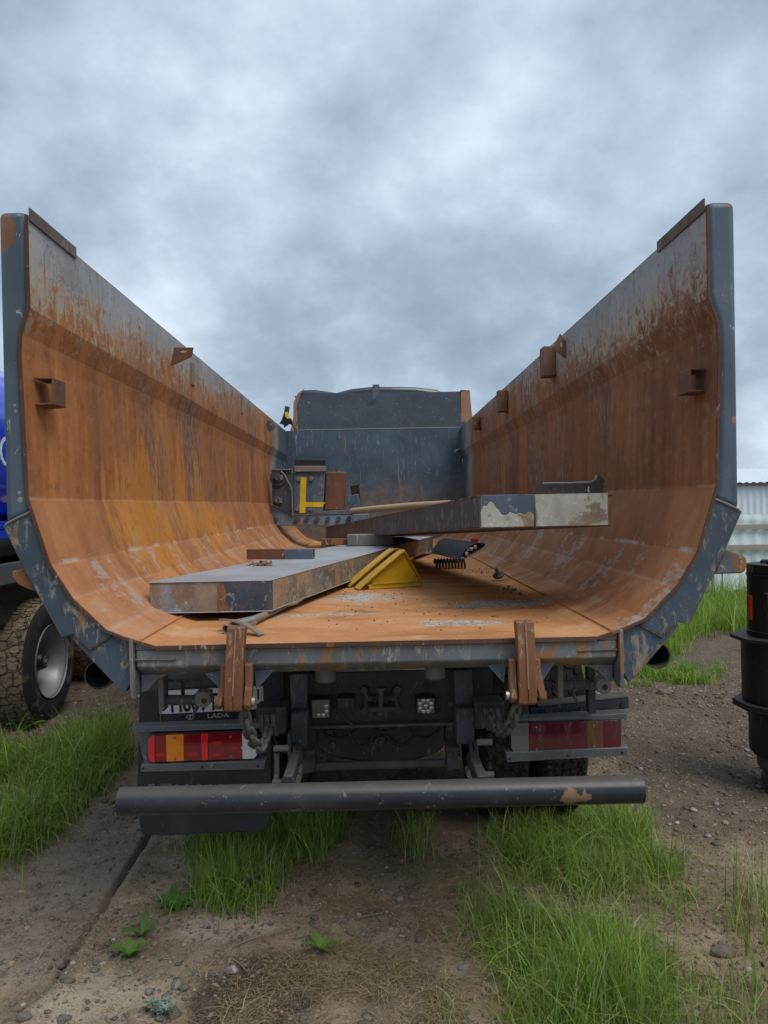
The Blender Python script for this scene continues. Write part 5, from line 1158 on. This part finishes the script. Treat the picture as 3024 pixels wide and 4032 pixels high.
# crumbs
b=MB()
def rock(b,c,s_,n1=6,n2=4):
    vs_=[]; sx,sy,sz=s_
    for i in range(1,n2):
        for j in range(n1):
            t_=math.pi*i/n2; q=2*math.pi*j/n1+.3*i; k_=random.uniform(.75,1.2); vs_.append((c[0]+sx*math.sin(t_)*math.cos(q)*k_,c[1]+sy*math.sin(t_)*math.sin(q)*k_,c[2]+sz*math.cos(t_)*k_))
    t=len(vs_); vs_+=[(c[0],c[1],c[2]+sz),(c[0],c[1],c[2]-sz)]; fs_=[]
    for i in range(n2-2):
        for j in range(n1): k_=(j+1)%n1; fs_.append((i*n1+j,(i+1)*n1+j,(i+1)*n1+k_,i*n1+k_))
    for j in range(n1): k_=(j+1)%n1; fs_.append((t,j,k_)); fs_.append((t+1,(n2-2)*n1+k_,(n2-2)*n1+j))
    b.add(vs_,fs_)
for k in range(150):
    y=2.6+abs(rng.normal(0,1.5)); x=random.uniform(-.2,.68)
    if y>6.5: continue
    s_=random.uniform(.0015,.0042)*(1+.08*y); rock(b,(x,y,FZ+s_*.4),(s_,s_*.8,s_*.6),5,3)
for (u,v,nn_) in ((2000,2320,26),(1905,2255,18),(1690,2175,18),(2030,2340,14)):
    q=PZ(u,v,FZ)
    for k in range(nn_):
        s_=random.uniform(.003,.008); rock(b,(q.x+rng.normal(0,.035),q.y+rng.normal(0,.08),FZ+s_*.4),(s_,s_*.8,s_*.6),5,3)
tag(b.build('floor_crumbs',M['crumb']),'dark crumbs of dirt scattered on the orange floor','crumbs',kind='stuff')

# ---------------------------------------------------------------- blue tank truck on the left
xt=-2.50
TT=thing('tank_truck','bright blue tank truck with muddy wide tyres parked left of the dump truck','tank truck',(xt-1.2,6.5,0))
wheel_loc=[(xt,5.72,'near'),(xt,7.25,'far')]
for (x,y,_) in wheel_loc:
    W=bpy.data.objects.new('rear_wheel',None); COL.objects.link(W); W.parent=TT; wheel(W,x,y,.475,.44,1,M['tread'],M['tyred'],.275)
    W=bpy.data.objects.new('rear_wheel',None); COL.objects.link(W); W.parent=TT; wheel(W,x-2.35,y,.475,.44,-1,M['tread'],M['tyred'],.275,hub=False)
    MB().cyl((x-2.1,y,.46),(x-.3,y,.46),.08,16).build('axle',M['chassis'],TT)
W=bpy.data.objects.new('front_wheel',None); COL.objects.link(W); W.parent=TT; wheel(W,xt,12.2,.475,.36,1,M['tread'],M['tyred'],.275)
xc=xt-1.17
# tank : rounded box section along Y
sec=[]
for k in range(40):
    a_=2*math.pi*k/40; ca,sa_=math.cos(a_),math.sin(a_); e_=.5
    sec.append((xc+1.19*math.copysign(abs(ca)**e_,ca),2.10+.62*math.copysign(abs(sa_)**e_,sa_)))
MB().py(sec,4.3,11.0).build('tank',M['bluetank'],TT,bevel=.05,seg=3,ang=30)
sx_=xc+1.19
MB().box(sx_-.3,sx_-.01,4.28,11.0,1.42,1.50).build('tank_skirt',M['bluetank'],TT,bevel=.01)
MB().tube([(sx_-.06,4.32,2.35),(sx_-.02,4.32,2.2)],.004,4)
tz=P(8,1788,4.85).z
# side lettering and yellow strip
MT2=Matrix.Translation((sx_-.006,5.02,tz+.02))@Matrix.Rotation(R(90),4,'Z')@Matrix.Rotation(R(90),4,'X')
MB().text('IO',.30,MT2,.006,.9).build('side_lettering',M['tankw'],TT)
yz=P(8,2010,4.8).z; 
for y in (4.36,5.3,6.3): MB().box(sx_-.06,sx_+.004,y,y+.42,yz-.022,yz+.022).build('reflective_strip',M['tanky'],TT)
MB().box(sx_-.2,sx_-.005,4.31,10.9,yz-.12,yz-.07).build('tank_rail',M['bluetank'],TT)
hz=P(5,2140,4.9).z
MB().cyl((sx_-.12,4.4,hz),(sx_-.12,6.4,hz),.11,28).build('hose_tube',M['black'],TT); MB().pipe((sx_-.12,4.62,hz),(sx_-.12,4.66,hz),.116,.105).build('tube_clamp',M['steel'],TT)
fz=P(60,2280,4.9).z
MB().box(xc-1.1,xc+1.12,4.55,4.67,fz-.06,fz+.09).build('rear_bar',M['frame'],TT,bevel=.01); MB().box(xc+.98,xc+1.14,4.4,10.8,fz-.06,fz+.09).build('side_rail',M['frame'],TT,bevel=.01)
MB().box(xc-.95,xc+1.0,4.6,11,.80,1.30).build('chassis_frame',M['chassis'],TT)
mg=P(2,2282,4.7); MB().box(mg.x-.06,mg.x+.015,4.5,4.56,mg.z-.06,mg.z+.03).build('marker_lamp',M['white'],TT,bevel=.02,seg=3)
cabm=MB(); cabm.px([(11.2,.7),(13.2,.7),(13.3,1.6),(13.0,2.75),(11.2,2.8)],xc-1.15,xc+1.15); cabm.build('cab',M['bluetank'],TT,bevel=.06,seg=3)

# ---------------------------------------------------------------- black drilling head at the right edge
Yd=4.05; ad=P(3088,2900,Yd); adx=ad.x
DH=thing('drilling_head','black cylindrical drilling head with two square flanges and narrow nose hanging at the right edge','drilling head',(adx,Yd,0))
zz=lambda v:P(3000,v,Yd).z
rr_=lambda u:(adx-P(u,2500,Yd).x)*.985
def dl(prof,name,mat,n=40,par=None): return MB().lathe((adx,Yd,0),(0,0,1),prof,n).build(name,mat,par or DH,bevel=0)
MB().lathe((adx,Yd,0),(0,0,1),[(rr_(2955),zz(2258)),(rr_(2955),zz(2220))],10).build('top_collar',M['darkm'],DH,bevel=.004)
dl([(rr_(2953),zz(2512)),(rr_(2953),zz(2482)),(rr_(2955),zz(2480)),(rr_(2955),zz(2268)),(rr_(2952),zz(2266)),(rr_(2952),zz(2259))],'upper_barrel',M['darkm'])
def flange(v0,v1,rad,name):
    pts=[(adx+rad*math.cos(R(a_)),Yd+rad*math.sin(R(a_))) for a_ in (20,70,110,160,200,250,290,340)]
    MB().pz(pts,zz(v1),zz(v0)).build(name,M['darkm'],DH,bevel=.004)
flange(2503,2518,rr_(2900)*1.05,'square_flange')
dl([(rr_(2932),zz(2756)),(rr_(2930),zz(2518))],'main_barrel',M['darkm'])
flange(2760,2785,rr_(2904)*1.05,'square_flange'); dl([(rr_(2940)*.9,zz(2805)),(rr_(2915),zz(2785))],'flange_rim',M['darkm'],24)
dl([(rr_(2968),zz(2972)),(rr_(2956),zz(2955)),(rr_(2954),zz(2800))],'lower_barrel',M['darkm'])
dl([(.03,zz(3104)),(rr_(3003),zz(3098)),(rr_(2996),zz(3082)),(rr_(2999),zz(3045)),(rr_(3003),zz(3040)),(rr_(2984),zz(3016)),(rr_(2982),zz(2990)),(rr_(2984),zz(2972))],'nose',M['darkr'],32)
for a_ in range(0,360,45):
    c=Vector((adx+.09*math.cos(R(a_+200)),Yd+.09*math.sin(R(a_+200)),zz(2221))); MB().cyl(c,c+Vector((0,0,.018)),.016,6).build('top_bolt',M['darkm'],DH)
MB().box(adx-.06,adx+.10,Yd-.02,Yd+.10,zz(2220),zz(2208)).build('top_plate',M['darkm'],DH,bevel=.003)
p=P(2949,2343,Yd); MB().box(p.x-.004,p.x+.022,Yd-.02,Yd+.02,P(2949,2440,Yd).z,p.z).build('red_gauge',M['redp'],DH,bevel=.003)
for v in (2338,2462): 
    p=P(2944,v,Yd); MB().cyl(p,p+Vector((.06,0,.0)),.004,8).build('gauge_pin',M['darkm'],DH)
MB().box(P(3013,2330,3.9).x,P(3040,2330,3.9).x,3.88,3.92,P(3013,2400,3.9).z,P(3013,2335,3.9).z).build('side_port',M['darkm'],DH,bevel=.005)
MB().box(adx+.10,adx+1.6,Yd-.06,Yd+.06,.92,1.04).build('carrier_arm',M['darkm'],DH,bevel=.01); MB().box(adx+1.5,adx+1.7,Yd-.10,Yd+.10,-.05,1.2).build('carrier_post',M['darkm'],DH,bevel=.01)

# ---------------------------------------------------------------- fence and shed behind, right
Yfn=10.95; FN=thing('sheet_fence','pale corrugated sheet fence with weathered plank rails behind the tall grass','fence',(6,Yfn,0))
zf=lambda v,y:P(2960,v,y).z
def corr(x0,x1,y,z0,z1,amp,per,name,mat,par,lap=0.,rag=0.):
    n=int((x1-x0)/per*8); V=[]; Q_=[]; rows=7
    for j in range(rows+1):
        for i in range(n+1):
            x=x0+(x1-x0)*i/n; z=z0+(z1-z0)*j/rows
            sag=.006*math.sin(x*3.1+j*1.3)
            V.append((x,y+amp*math.sin(2*math.pi*x/per)+lap*(1-j/rows)+sag,z+(rag*math.sin(2*math.pi*x/per+.5) if j in(0,) else 0)))
    for j in range(rows):
        for i in range(n): a_=j*(n+1)+i; Q_.append((a_,a_+1,a_+n+2,a_+n+1))
    b=MB(); b.add(V,Q_); k_=len(V); b.add([(x,yy+.003,z) for x,yy,z in V],[q[::-1] for q in Q_]); return b.build(name,mat,par,ang=60)
corr(2.6,9.4,Yfn,zf(2400,Yfn),zf(2200,Yfn),.012,.19,'lower_sheet',M['sheet'],FN)
corr(2.6,9.4,Yfn-.03,zf(2322,Yfn),zf(2080,Yfn),.012,.19,'middle_sheet',M['sheet'],FN,-.01,.012)
corr(2.6,9.4,Yfn-.01,zf(2090,Yfn),zf(2025,Yfn),.010,.19,'top_sheet',M['sheet'],FN)
for v0,v1,dy in ((2064,2083,-.075),(2143,2164,-.085)):
    x=2.6; k=0
    while x<9.3:
        l=1.7+.2*(k%2); MB().box(x,min(x+l,9.4)-.004,Yfn+dy-.012,Yfn+dy+.012,zf(v1,Yfn),zf(v0,Yfn)).build('plank_rail',M['rail'],FN,bevel=.003); x+=l; k+=1
for x in (3.0,4.92,5.12,7.1,9.2): MB().box(x-.04,x+.04,Yfn+.03,Yfn+.11,-.1,zf(2030,Yfn)).build('fence_post',M['rail'],FN,bevel=.004)
u=2793; p=P(2795,2250,Yfn); MB().box(p.x-.02,p.x+.02,Yfn-.11,Yfn-.08,-.05,zf(2140,Yfn)).build('fence_post',M['stick'],FN,bevel=.004)
p=P(2838,2250,Yfn); MB().box(p.x-.006,p.x+.006,Yfn-.055,Yfn-.045,zf(2370,Yfn),zf(2165,Yfn)).build('sheet_joint',M['frame'],FN)
Ys=34.; SH=thing('long_shed','long pale corrugated shed with white roof beyond the fence','shed',(22,Ys,0))
zs=lambda v,y:P(2960,v,y).z
corr(9,34,Ys,-.2,zs(1912,Ys),.03,.30,'corrugated_wall',M['shedw'],SH)
MB().box(9,34,Ys-.12,Ys-.05,zs(1912,Ys),zs(1903,Ys)).build('eave_board',M['rail'],SH)
ze=zs(1900,Ys); zr2=P(2960,1846,Ys+5).z
V=[]; n=160
for j in range(2):
    for i in range(n*4+1):
        x=8.8+25.4*i/(n*4); V.append((x,Ys-.3+j*5.3,(ze if j==0 else zr2)+.025*math.sin(2*math.pi*x/.16*.5)))
Q_=[(i,i+1,i+n*4+2,i+n*4+1) for i in range(n*4)]
b=MB(); b.add(V,Q_); b.add([(x,y,z-.02) for x,y,z in V],[q[::-1] for q in Q_]); b.build('roof',M['shedr'],SH,ang=60)
MB().box(9,34,Ys+5,Ys+5.1,-.2,zr2-.05).build('back_wall',M['shedw'],SH)
# ---------------------------------------------------------------- vegetation and loose stones
def inpoly(x,y,poly):
    r_=np.zeros(len(x),bool); n=len(poly); j=n-1
    for i in range(n):
        xi,yi=poly[i]; xj,yj=poly[j]
        c_=((yi>y)!=(yj>y))&(x<(xj-xi)*(y-yi)/((yj-yi) if yj!=yi else 1e-9)+xi); r_^=c_; j=i
    return r_
K=3024/1659.
def gpoly(pts): return [(p.x,p.y) for p in (PZ(u*K,v*K) for u,v in pts)]
def sample(poly,n,nsc=2.5,thr=-.08,seed=1,soft=.12,edge=0.):
    xs=[p[0] for p in poly]; ys=[p[1] for p in poly]; rg=np.random.default_rng(seed)
    x=rg.uniform(min(xs),max(xs),n*4); y=rg.uniform(min(ys),max(ys),n*4)
    k=inpoly(x,y,poly); x=x[k];y=y[k]
    d=vnoise(x,y,nsc,seed+40)+.5*vnoise(x,y,nsc*3,seed+41); k=d+rg.normal(0,soft,len(x))>thr
    x=x[k]; y=y[k]
    if edge>0:      # thin out toward the outline
        dm=np.full(len(x),9.)
        for i in range(len(poly)):
            ax_,ay_=poly[i-1]; bx_,by_=poly[i]; vx,vy=bx_-ax_,by_-ay_; t=np.clip(((x-ax_)*vx+(y-ay_)*vy)/(vx*vx+vy*vy+1e-9),0,1); dm=np.minimum(dm,np.hypot(x-ax_-t*vx,y-ay_-t*vy))
        k=rg.random(len(x))<np.clip(dm/edge,0.04,1)**1.3; x=x[k]; y=y[k]
    return x[:n],y[:n]
def blades(x,y,h0,h1,w0,w1,lean,seed,lie=0.,z=None,clump=.35):
    rg=np.random.default_rng(seed); n=len(x); S=4
    big=vnoise(x,y,3.,seed+9)+.5
    h=rg.uniform(h0,h1,n)*(1-clump+2*clump*big)*rg.choice([1,1,1,.6,.45],n); w=rg.uniform(w0,w1,n); a=rg.uniform(0,2*np.pi,n); le=np.abs(rg.normal(lean,lean*.6,n))
    le=np.clip(le,0,1.6)
    zb=hgt(x,y)-.004 if z is None else z
    dx,dy=np.cos(a),np.sin(a); px_,py_=-np.sin(a+rg.normal(0,.8,n)),np.cos(a+rg.normal(0,.8,n))
    V=np.zeros((n,2*S+1,3)); 
    for k in range(S+1):
        t=k/S; th=le*t*1.15     # bends over with height
        r_=h*t*np.sin(th*.9)*(1) ; zc=h*t*np.cos(np.minimum(th*.9,2.2))
        wk=w*(1-t**1.6)*.5
        cxp=x+dx*r_; cyp=y+dy*r_; czp=zb+np.maximum(zc,.004*k)
        if lie>0: cxp=x+dx*h*t+px_*h*.12*np.sin(3*t+a); cyp=y+dy*h*t+py_*h*.12*np.sin(3*t+a); czp=zb+.004+lie*h*np.sin(np.pi*t)*np.abs(np.sin(a*3))
        if k<S:
            V[:,2*k,0]=cxp-px_*wk; V[:,2*k,1]=cyp-py_*wk; V[:,2*k,2]=czp; V[:,2*k+1,0]=cxp+px_*wk; V[:,2*k+1,1]=cyp+py_*wk; V[:,2*k+1,2]=czp
        else: V[:,2*S,0]=cxp; V[:,2*S,1]=cyp; V[:,2*S,2]=czp
    base=(np.arange(n)*(2*S+1))[:,None,None]
    q=np.array([[2*k,2*k+1,2*k+3,2*k+2] for k in range(S-1)])[None]+base; t=np.array([[2*S-2,2*S-1,2*S]])[None]+base
    return V.reshape(-1,3),q.reshape(-1,4),t.reshape(-1,3)
def merge(parts):
    V=[];Q_=[];T_=[];o=0
    for v,q,t in parts: V.append(v);Q_.append(q+o);T_.append(t+o);o+=len(v)
    return np.concatenate(V),np.concatenate(Q_),np.concatenate(T_)
def grass(name,specs,mat,label,cat='grass'):
    parts=[]
    for i,(poly,n,h0,h1,w0,w1,lean,nsc,thr,sd_) in enumerate(specs):
        x,y=sample(poly,n,nsc,thr,sd_,edge=.2); parts.append(blades(x,y,h0,h1,w0,w1,lean,sd_+100))
    V,Q_,T_=merge(parts); return tag(fast(name,V,Q_,T_,mat),label,cat,kind='stuff')
gl=gpoly([(-160,1720),(-100,1640),(0,1615),(90,1600),(180,1585),(285,1560),(298,1625),(245,1700),(185,1765),(130,1815),(60,1870),(0,1905),(-160,1960)])
glc=gpoly([(150,1625),(285,1570),(296,1640),(230,1700),(160,1730)])
grass('grass',[(gl,9000,.12,.30,.0035,.008,.75,2.2,-.16,1),(glc,2200,.13,.27,.003,.007,.55,3,-.3,2)],M['grass'],'tall green grass strip growing left of the wheel rut')
gc1=gpoly([(345,1815),(420,1775),(560,1760),(740,1765),(770,1800),(740,1850),(690,1890),(620,1890),(520,1870),(400,1860)])
gc2=gpoly([(440,1860),(560,1870),(640,1890),(610,1960),(560,2010),(490,2010),(430,1985),(395,1945),(420,1900)])
grass('grass',[(gc1,4600,.10,.27,.0025,.0055,.6,3,-.22,5),(gc2,3200,.08,.26,.0025,.0055,.7,4,-.10,6)],M['grass'],'green grass tuft growing below the left end of the bumper tube')
gr1=gpoly([(1040,1790),(1160,1755),(1300,1740),(1400,1760),(1420,1830),(1500,1880),(1560,1930),(1500,1990),(1400,2000),(1200,1960),(1060,1930),(1030,1860)])
gr2=gpoly([(1035,1930),(1200,1950),(1380,2010),(1480,2080),(1500,2330),(1080,2330),(1070,2150),(1010,2030)])
gr3=gpoly([(1300,1760),(1420,1780),(1440,1850),(1520,1890),(1450,1920),(1340,1890),(1280,1830)])
gr4=gpoly([(1560,1900),(1659,1900),(1760,1960),(1760,2100),(1600,2090),(1540,2010)]); gr5=gpoly([(1470,2090),(1600,2110),(1760,2130),(1760,2330),(1460,2330)])
gr6=gpoly([(1150,2090),(1420,2090),(1470,2200),(1470,2330),(1150,2330)])
grass('grass',[(gr1,8500,.07,.20,.0022,.0045,1.15,2.4,-.07,11),(gr2,10000,.06,.19,.0022,.0045,1.15,2.2,-.04,12),(gr3,2000,.12,.26,.0028,.006,.5,4,-.12,13),(gr4,3000,.12,.30,.0025,.0055,.45,4,-.02,14),(gr5,3200,.06,.22,.0025,.005,.6,4,-.06,15),(gr6,2800,.12,.30,.0025,.0055,.45,4,.02,16)],M['grass'],'wide patch of fine green grass below the right end of the bumper tube')
grass('grass',[(gr2,420,.18,.34,.004,.007,1.1,3,-.4,71),(gr1,300,.16,.32,.004,.007,1.1,3,-.4,72),(gl,420,.22,.40,.005,.010,1.0,3,-.4,73),(gc1,160,.18,.32,.004,.007,1.1,3,-.4,74),(gr5,120,.2,.36,.004,.007,.8,3,-.4,75),(gr4,90,.2,.36,.004,.007,.8,3,-.4,76)],M['grass'],'long bent grass blades standing out of the grass patches behind the truck')
# meadow in front of the fence
mw=[(1.7,7.0),(2.6,6.75),(3.2,7.4),(3.7,8.3),(5.5,8.7),(9,8.6),(9,10.8),(1.5,10.9)]
mw2=[(1.8,6.3),(2.9,6.2),(3.1,6.7),(2.4,7.1),(1.8,7.2)]
grass('meadow_grass',[(mw,26000,.25,.58,.006,.013,.5,1.5,-.25,21),(mw2,1700,.10,.24,.006,.012,.7,4,-.05,22)],M['grassf'],'tall bright green meadow grass growing in front of the sheet fence')
# scattered thin tufts on the bare soil
sc_=gpoly([(820,1790),(960,1790),(960,1880),(860,1890)]); sc2=gpoly([(350,1440),(480,1450),(500,1490),(380,1490)]); sc3=gpoly([(900,1900),(1060,1900),(1080,2100),(960,2090)]); sc4=gpoly([(1450,1440),(1600,1430),(1600,1475),(1440,1470)])
sc5=gpoly([(935,2090),(1010,2090),(1010,2330),(930,2330)]); sc6=gpoly([(230,1950),(420,1900),(450,1990),(250,2010)])
grass('grass',[(sc_,380,.08,.22,.002,.004,.7,5,.0,31),(sc2,300,.05,.13,.003,.006,.7,5,-.05,32),(sc3,600,.04,.14,.002,.004,.9,5,.05,33),(sc4,260,.08,.2,.006,.011,.6,5,.0,34),(sc5,240,.06,.17,.0025,.005,.6,6,.05,35),(sc6,170,.04,.12,.003,.005,.6,6,.08,36)],M['grass'],'thin scattered grass tufts on the bare soil between the patches')
# dry straw lying on the soil
def straw(poly,n,sd_,l0=.05,l1=.16):
    x,y=sample(poly,n,3.5,-.05,sd_); rg=np.random.default_rng(sd_); n=len(x); return blades(x,y,l0,l1,.0014,.0030,1.75,sd_+5,lie=.10,z=hgt(x,y)+rg.uniform(.0,.008,n),clump=.1)
st1=gpoly([(560,2080),(760,2040),(1000,2090),(1000,2300),(470,2300),(480,2180)]); st2=gpoly([(620,1880),(800,1860),(830,1960),(700,2010),(620,2000)]); st3=gpoly([(900,1860),(1060,1850),(1080,2212),(930,2212)])
st4=gpoly([(0,1620),(300,1620),(260,1760),(60,1930),(0,1930)]); st5=gpoly([(1080,1800),(1659,1850),(1700,2300),(1080,2300)]); st6=gpoly([(0,1950),(600,1950),(600,2300),(0,2300)]); st7=gpoly([(830,1800),(1050,1790),(1050,1900),(850,1900)]); st8=gpoly([(1380,1500),(1659,1480),(1659,1850),(1400,1800)])
V,Q_,T_=merge([straw(st1,2600,51),straw(st2,900,52),straw(st3,1500,53),straw(st4,1200,54),straw(st5,2600,55),straw(st6,420,56),straw(st7,700,57),straw(st8,500,58)])
tag(fast('dry_grass',V,Q_,T_,M['straw']),'dry straw and dead grass stalks lying on the soil','dry grass',kind='stuff')
# gravel : many small rough stones
def stones(specs,seed):
    rg=np.random.default_rng(seed); t=(1+5**.5)/2
    iv=np.array([(-1,t,0),(1,t,0),(-1,-t,0),(1,-t,0),(0,-1,t),(0,1,t),(0,-1,-t),(0,1,-t),(t,0,-1),(t,0,1),(-t,0,-1),(-t,0,1)],float); iv/=np.linalg.norm(iv[0])
    it=np.array([(0,11,5),(0,5,1),(0,1,7),(0,7,10),(0,10,11),(1,5,9),(5,11,4),(11,10,2),(10,7,6),(7,1,8),(3,9,4),(3,4,2),(3,2,6),(3,6,8),(3,8,9),(4,9,5),(2,4,11),(6,2,10),(8,6,7),(9,8,1)])
    Vs=[];Ts=[];o=0
    for x,y,s0,s1 in specs:
        n=len(x); s_=s0+(s1-s0)*rg.random(n)**3
        v=iv[None]*(1+rg.uniform(-.28,.28,(n,12,1)))*(s_[:,None]*np.stack([rg.uniform(.8,1.5,n),rg.uniform(.7,1.1,n),rg.uniform(.4,.75,n)],1))[:,None,:]
        a=rg.uniform(0,6.28,n); ca,sa_=np.cos(a)[:,None],np.sin(a)[:,None]
        vx=v[:,:,0]*ca-v[:,:,1]*sa_; vy=v[:,:,0]*sa_+v[:,:,1]*ca
        v=np.stack([vx+x[:,None],vy+y[:,None],v[:,:,2]+(hgt(x,y)+s_*.15)[:,None]],-1)
        Vs.append(v.reshape(-1,3)); Ts.append((it[None]+(np.arange(n)*12)[:,None,None]).reshape(-1,3)+o); o+=n*12
    return np.concatenate(Vs),np.zeros((0,4),int),np.concatenate(Ts)
def sr(x0,x1,y0,y1,n,sd_,thr=-.1,nsc=1.5):
    return sample([(x0,y0),(x1,y0),(x1,y1),(x0,y1)],n,nsc,thr,sd_)
S_=[]
for (x0,x1,y0,y1,n,s0,s1,thr,sd_) in ((-3.2,-1.2,3.9,7.5,3000,.004,.022,-.05,61),(.95,3.4,3.3,7.2,3200,.004,.020,-.02,62),(-1.8,1.4,2.1,3.4,6000,.0018,.010,-.12,63),(-1.8,1.4,2.1,3.4,260,.008,.018,-.1,69),(-1.3,-.45,2.15,2.75,900,.003,.020,.0,64),(-1.25,-.5,2.2,2.6,45,.008,.024,-.1,70),(.5,1.4,2.1,3.6,700,.004,.024,.02,65),(-.6,.8,3.0,6,900,.005,.02,-.1,66),(.95,1.5,3.2,4.0,300,.006,.026,-.2,67),(-2.6,-.9,2.6,4.2,1300,.003,.010,.0,68)):
    x,y=sr(x0,x1,y0,y1,n,sd_,thr); S_.append((x,y,s0,s1))
V,Q_,T_=stones(S_,77); tag(fast('gravel',V,Q_,T_,M['stones'],smooth=False),'loose gravel and pebbles pressed into the soil','gravel',kind='stuff')
S2=[]
for (x0,x1,y0,y1,n,s0,s1,thr,sd_) in ((-1.9,1.6,2.05,3.6,9000,.0015,.008,-.12,81),(-1.9,1.6,2.05,3.6,500,.006,.016,-.05,82),(.9,3.2,3.0,6.5,3500,.003,.014,-.12,83),(-3.,-1.2,3.2,6.5,2500,.003,.012,-.12,84)):
    x,y=sr(x0,x1,y0,y1,n,sd_,thr); k=~((np.abs(x+1.43)<.30)&(y<3.6)&(np.random.default_rng(sd_).random(len(x))<.7)); S2.append((x[k],y[k],s0,s1))
V,Q_,T_=stones(S2,78); tag(fast('soil_clods',V,Q_,T_,M['clod'],smooth=False),'small crumbly clods of brown soil scattered over the ground','soil clods',kind='stuff')
# upright dead stems among the green blades
V,Q_,T_=merge([blades(*sample(pp_,n_,3,-.3,sd_,edge=.1),.10,.28,.0014,.003,.5,sd_) for pp_,n_,sd_ in ((gr1,260,91),(gr2,360,92),(gl,420,93),(gc1,120,94),(gr4,120,95),(gr5,120,96))])
tag(fast('dry_stems',V,Q_,T_,M['straw']),'dead straw coloured stems standing among the green grass','dry grass',kind='stuff')
# single larger stones
def bigstone(u,v,s_,label):
    p=PZ(u,v); b=MB(); z=gz(p.x,p.y); rock(b,(p.x,p.y,z+s_[2]*.5),s_,12,8); o=b.build('stone',M['stones'],ang=180); o.modifiers.new('s','SUBSURF').levels=1; o.modifiers['s'].render_levels=1
    return tag(o,label,'stone','larger stones on the soil')
bigstone(2850,3745,(.055,.025,.022),'long pale stone lying at the edge of the right grass patch'); bigstone(238,3768,(.020,.020,.020),'grey pebble at the lower end of the rut groove')
bigstone(95,3982,(.026,.018,.016),'pale grey stone in the bottom left corner'); bigstone(2000,2640,(.0,.0,.0),'') if False else None
bigstone(630,4005,(.018,.014,.012),'bluish stone beside the straw at the bottom left of centre'); bigstone(2255,3300,(.02,.02,.016),'') if False else None
bigstone(2430,2640,(.10,.07,.05),'flat pale stone on the ground behind the right end of the cross beam')
bigstone(2620,2730,(.085,.05,.032),'flat dark stone in the gravel left of the drilling head')
# small weeds
def leaf(b,base,d,l,w,up,curl=.5,n=6):
    d=Vector((d[0],d[1],0)).normalized(); s_=Vector((-d.y,d.x,0)); vs_=[]
    for i in range(n+1):
        t=i/n; ww=w*math.sin(math.pi*min(1,t*.93+.05))**.8*.5; c=Vector(base)+d*(l*t*math.cos(up*(1-curl*t)))+Vector((0,0,1))*(l*t*math.sin(up*(1-curl*t)))
        vs_+=[c-s_*ww+Vector((0,0,ww*.35)),c,c+s_*ww+Vector((0,0,ww*.35))]
    fs_=[]
    for i in range(n):
        a_=3*i; fs_+=[(a_,a_+1,a_+4,a_+3),(a_+1,a_+2,a_+5,a_+4)]
    b.add(vs_,fs_)
def sprout(u,v,n,l,w,label,up=1.1,cat='weed',name='broad_leaf_weed'):
    p=PZ(u,v); z=gz(p.x,p.y)-.005; t=thing(name,label,cat,(p.x,p.y,z)); 
    for k in range(n):
        a_=2.4*k+u; b=MB(); leaf(b,(p.x,p.y,z),(math.cos(a_),math.sin(a_)),l*random.uniform(.7,1.15),w,up*random.uniform(.7,1.1)); b.build('leaf',M['weed'],t,ang=180)
    b=MB(); b.cyl((p.x,p.y,z-.01),(p.x,p.y,z+.02),.004,6); b.build('stem',M['weed'],t)
sprout(1268,3765,5,.085,.030,'small broad leaved sprout alone on bare soil, bottom centre',1.2)
sprout(510,3770,7,.085,.028,'broad leaved sprout on pale soil beside the rut groove',1.2); sprout(560,3680,5,.11,.022,'taller narrow leaved sprout just right of the grey green herb',1.2)
sprout(95,2880,6,.16,.055,'broad leaved weed in the gravel in front of the tank truck tyre',1.0); sprout(700,3555,9,.12,.030,'toothed leaf rosette at the left foot of the grass tuft',.6)
sprout(2710,2650,8,.22,.05,'leafy green weed alone in the gravel before the meadow',1.15)
def herb(u,v,h,n,label):
    p=PZ(u,v); z=gz(p.x,p.y)-.005; t=thing('grey_green_herb',label,'weed',(p.x,p.y,z))
    for k in range(n):
        a_=k*2.1+u; d=Vector((math.cos(a_)*.55,math.sin(a_)*.55,1)).normalized(); hh=h*random.uniform(.6,1.1); pts=[Vector((p.x,p.y,z))+d*hh*f_+Vector((0,0,-.25*hh*f_*f_)) for f_ in np.linspace(0,1,5)]
        st_=MB(); st_.tube(pts,.0016,5); st_.build('stem',M['worm'],t); b=MB()
        for i in range(26):
            f_=.2+.8*i/25; q=pts[0].lerp(pts[-1],f_)+Vector((0,0,hh*.06*math.sin(f_*3.1))); an=i*2.4; leaf(b,q,(math.cos(an),math.sin(an)),.032*(1.25-f_*.6),.009,.5,.3,3)
        b.build('foliage',M['worm'],t,ang=180)
herb(985,3520,.17,6,'grey green feathery herb beside the rut groove'); herb(640,3985,.08,4,'pale feathery herb seedling near the bottom left corner')

# a few twigs lying on the bare soil
b=MB()
rg=random.Random(5)
for k in range(60):
    x=rg.uniform(-1.8,1.5); y=rg.uniform(2.25,4.2); a_=rg.uniform(0,6.28); l=rg.uniform(.03,.11); p=Vector((x,y,gz(x,y)+.004)); q=Vector((x+l*math.cos(a_),y+l*math.sin(a_),0)); q.z=gz(q.x,q.y)+.006
    b.tube([p,(p+q)/2+Vector((rg.uniform(-.006,.006),rg.uniform(-.006,.006),.003)),q],[.0022,.0026,.0014],5)
tag(b.build('twig_litter',M['stick']),'short dry twigs littering the bare soil','twigs',kind='stuff')
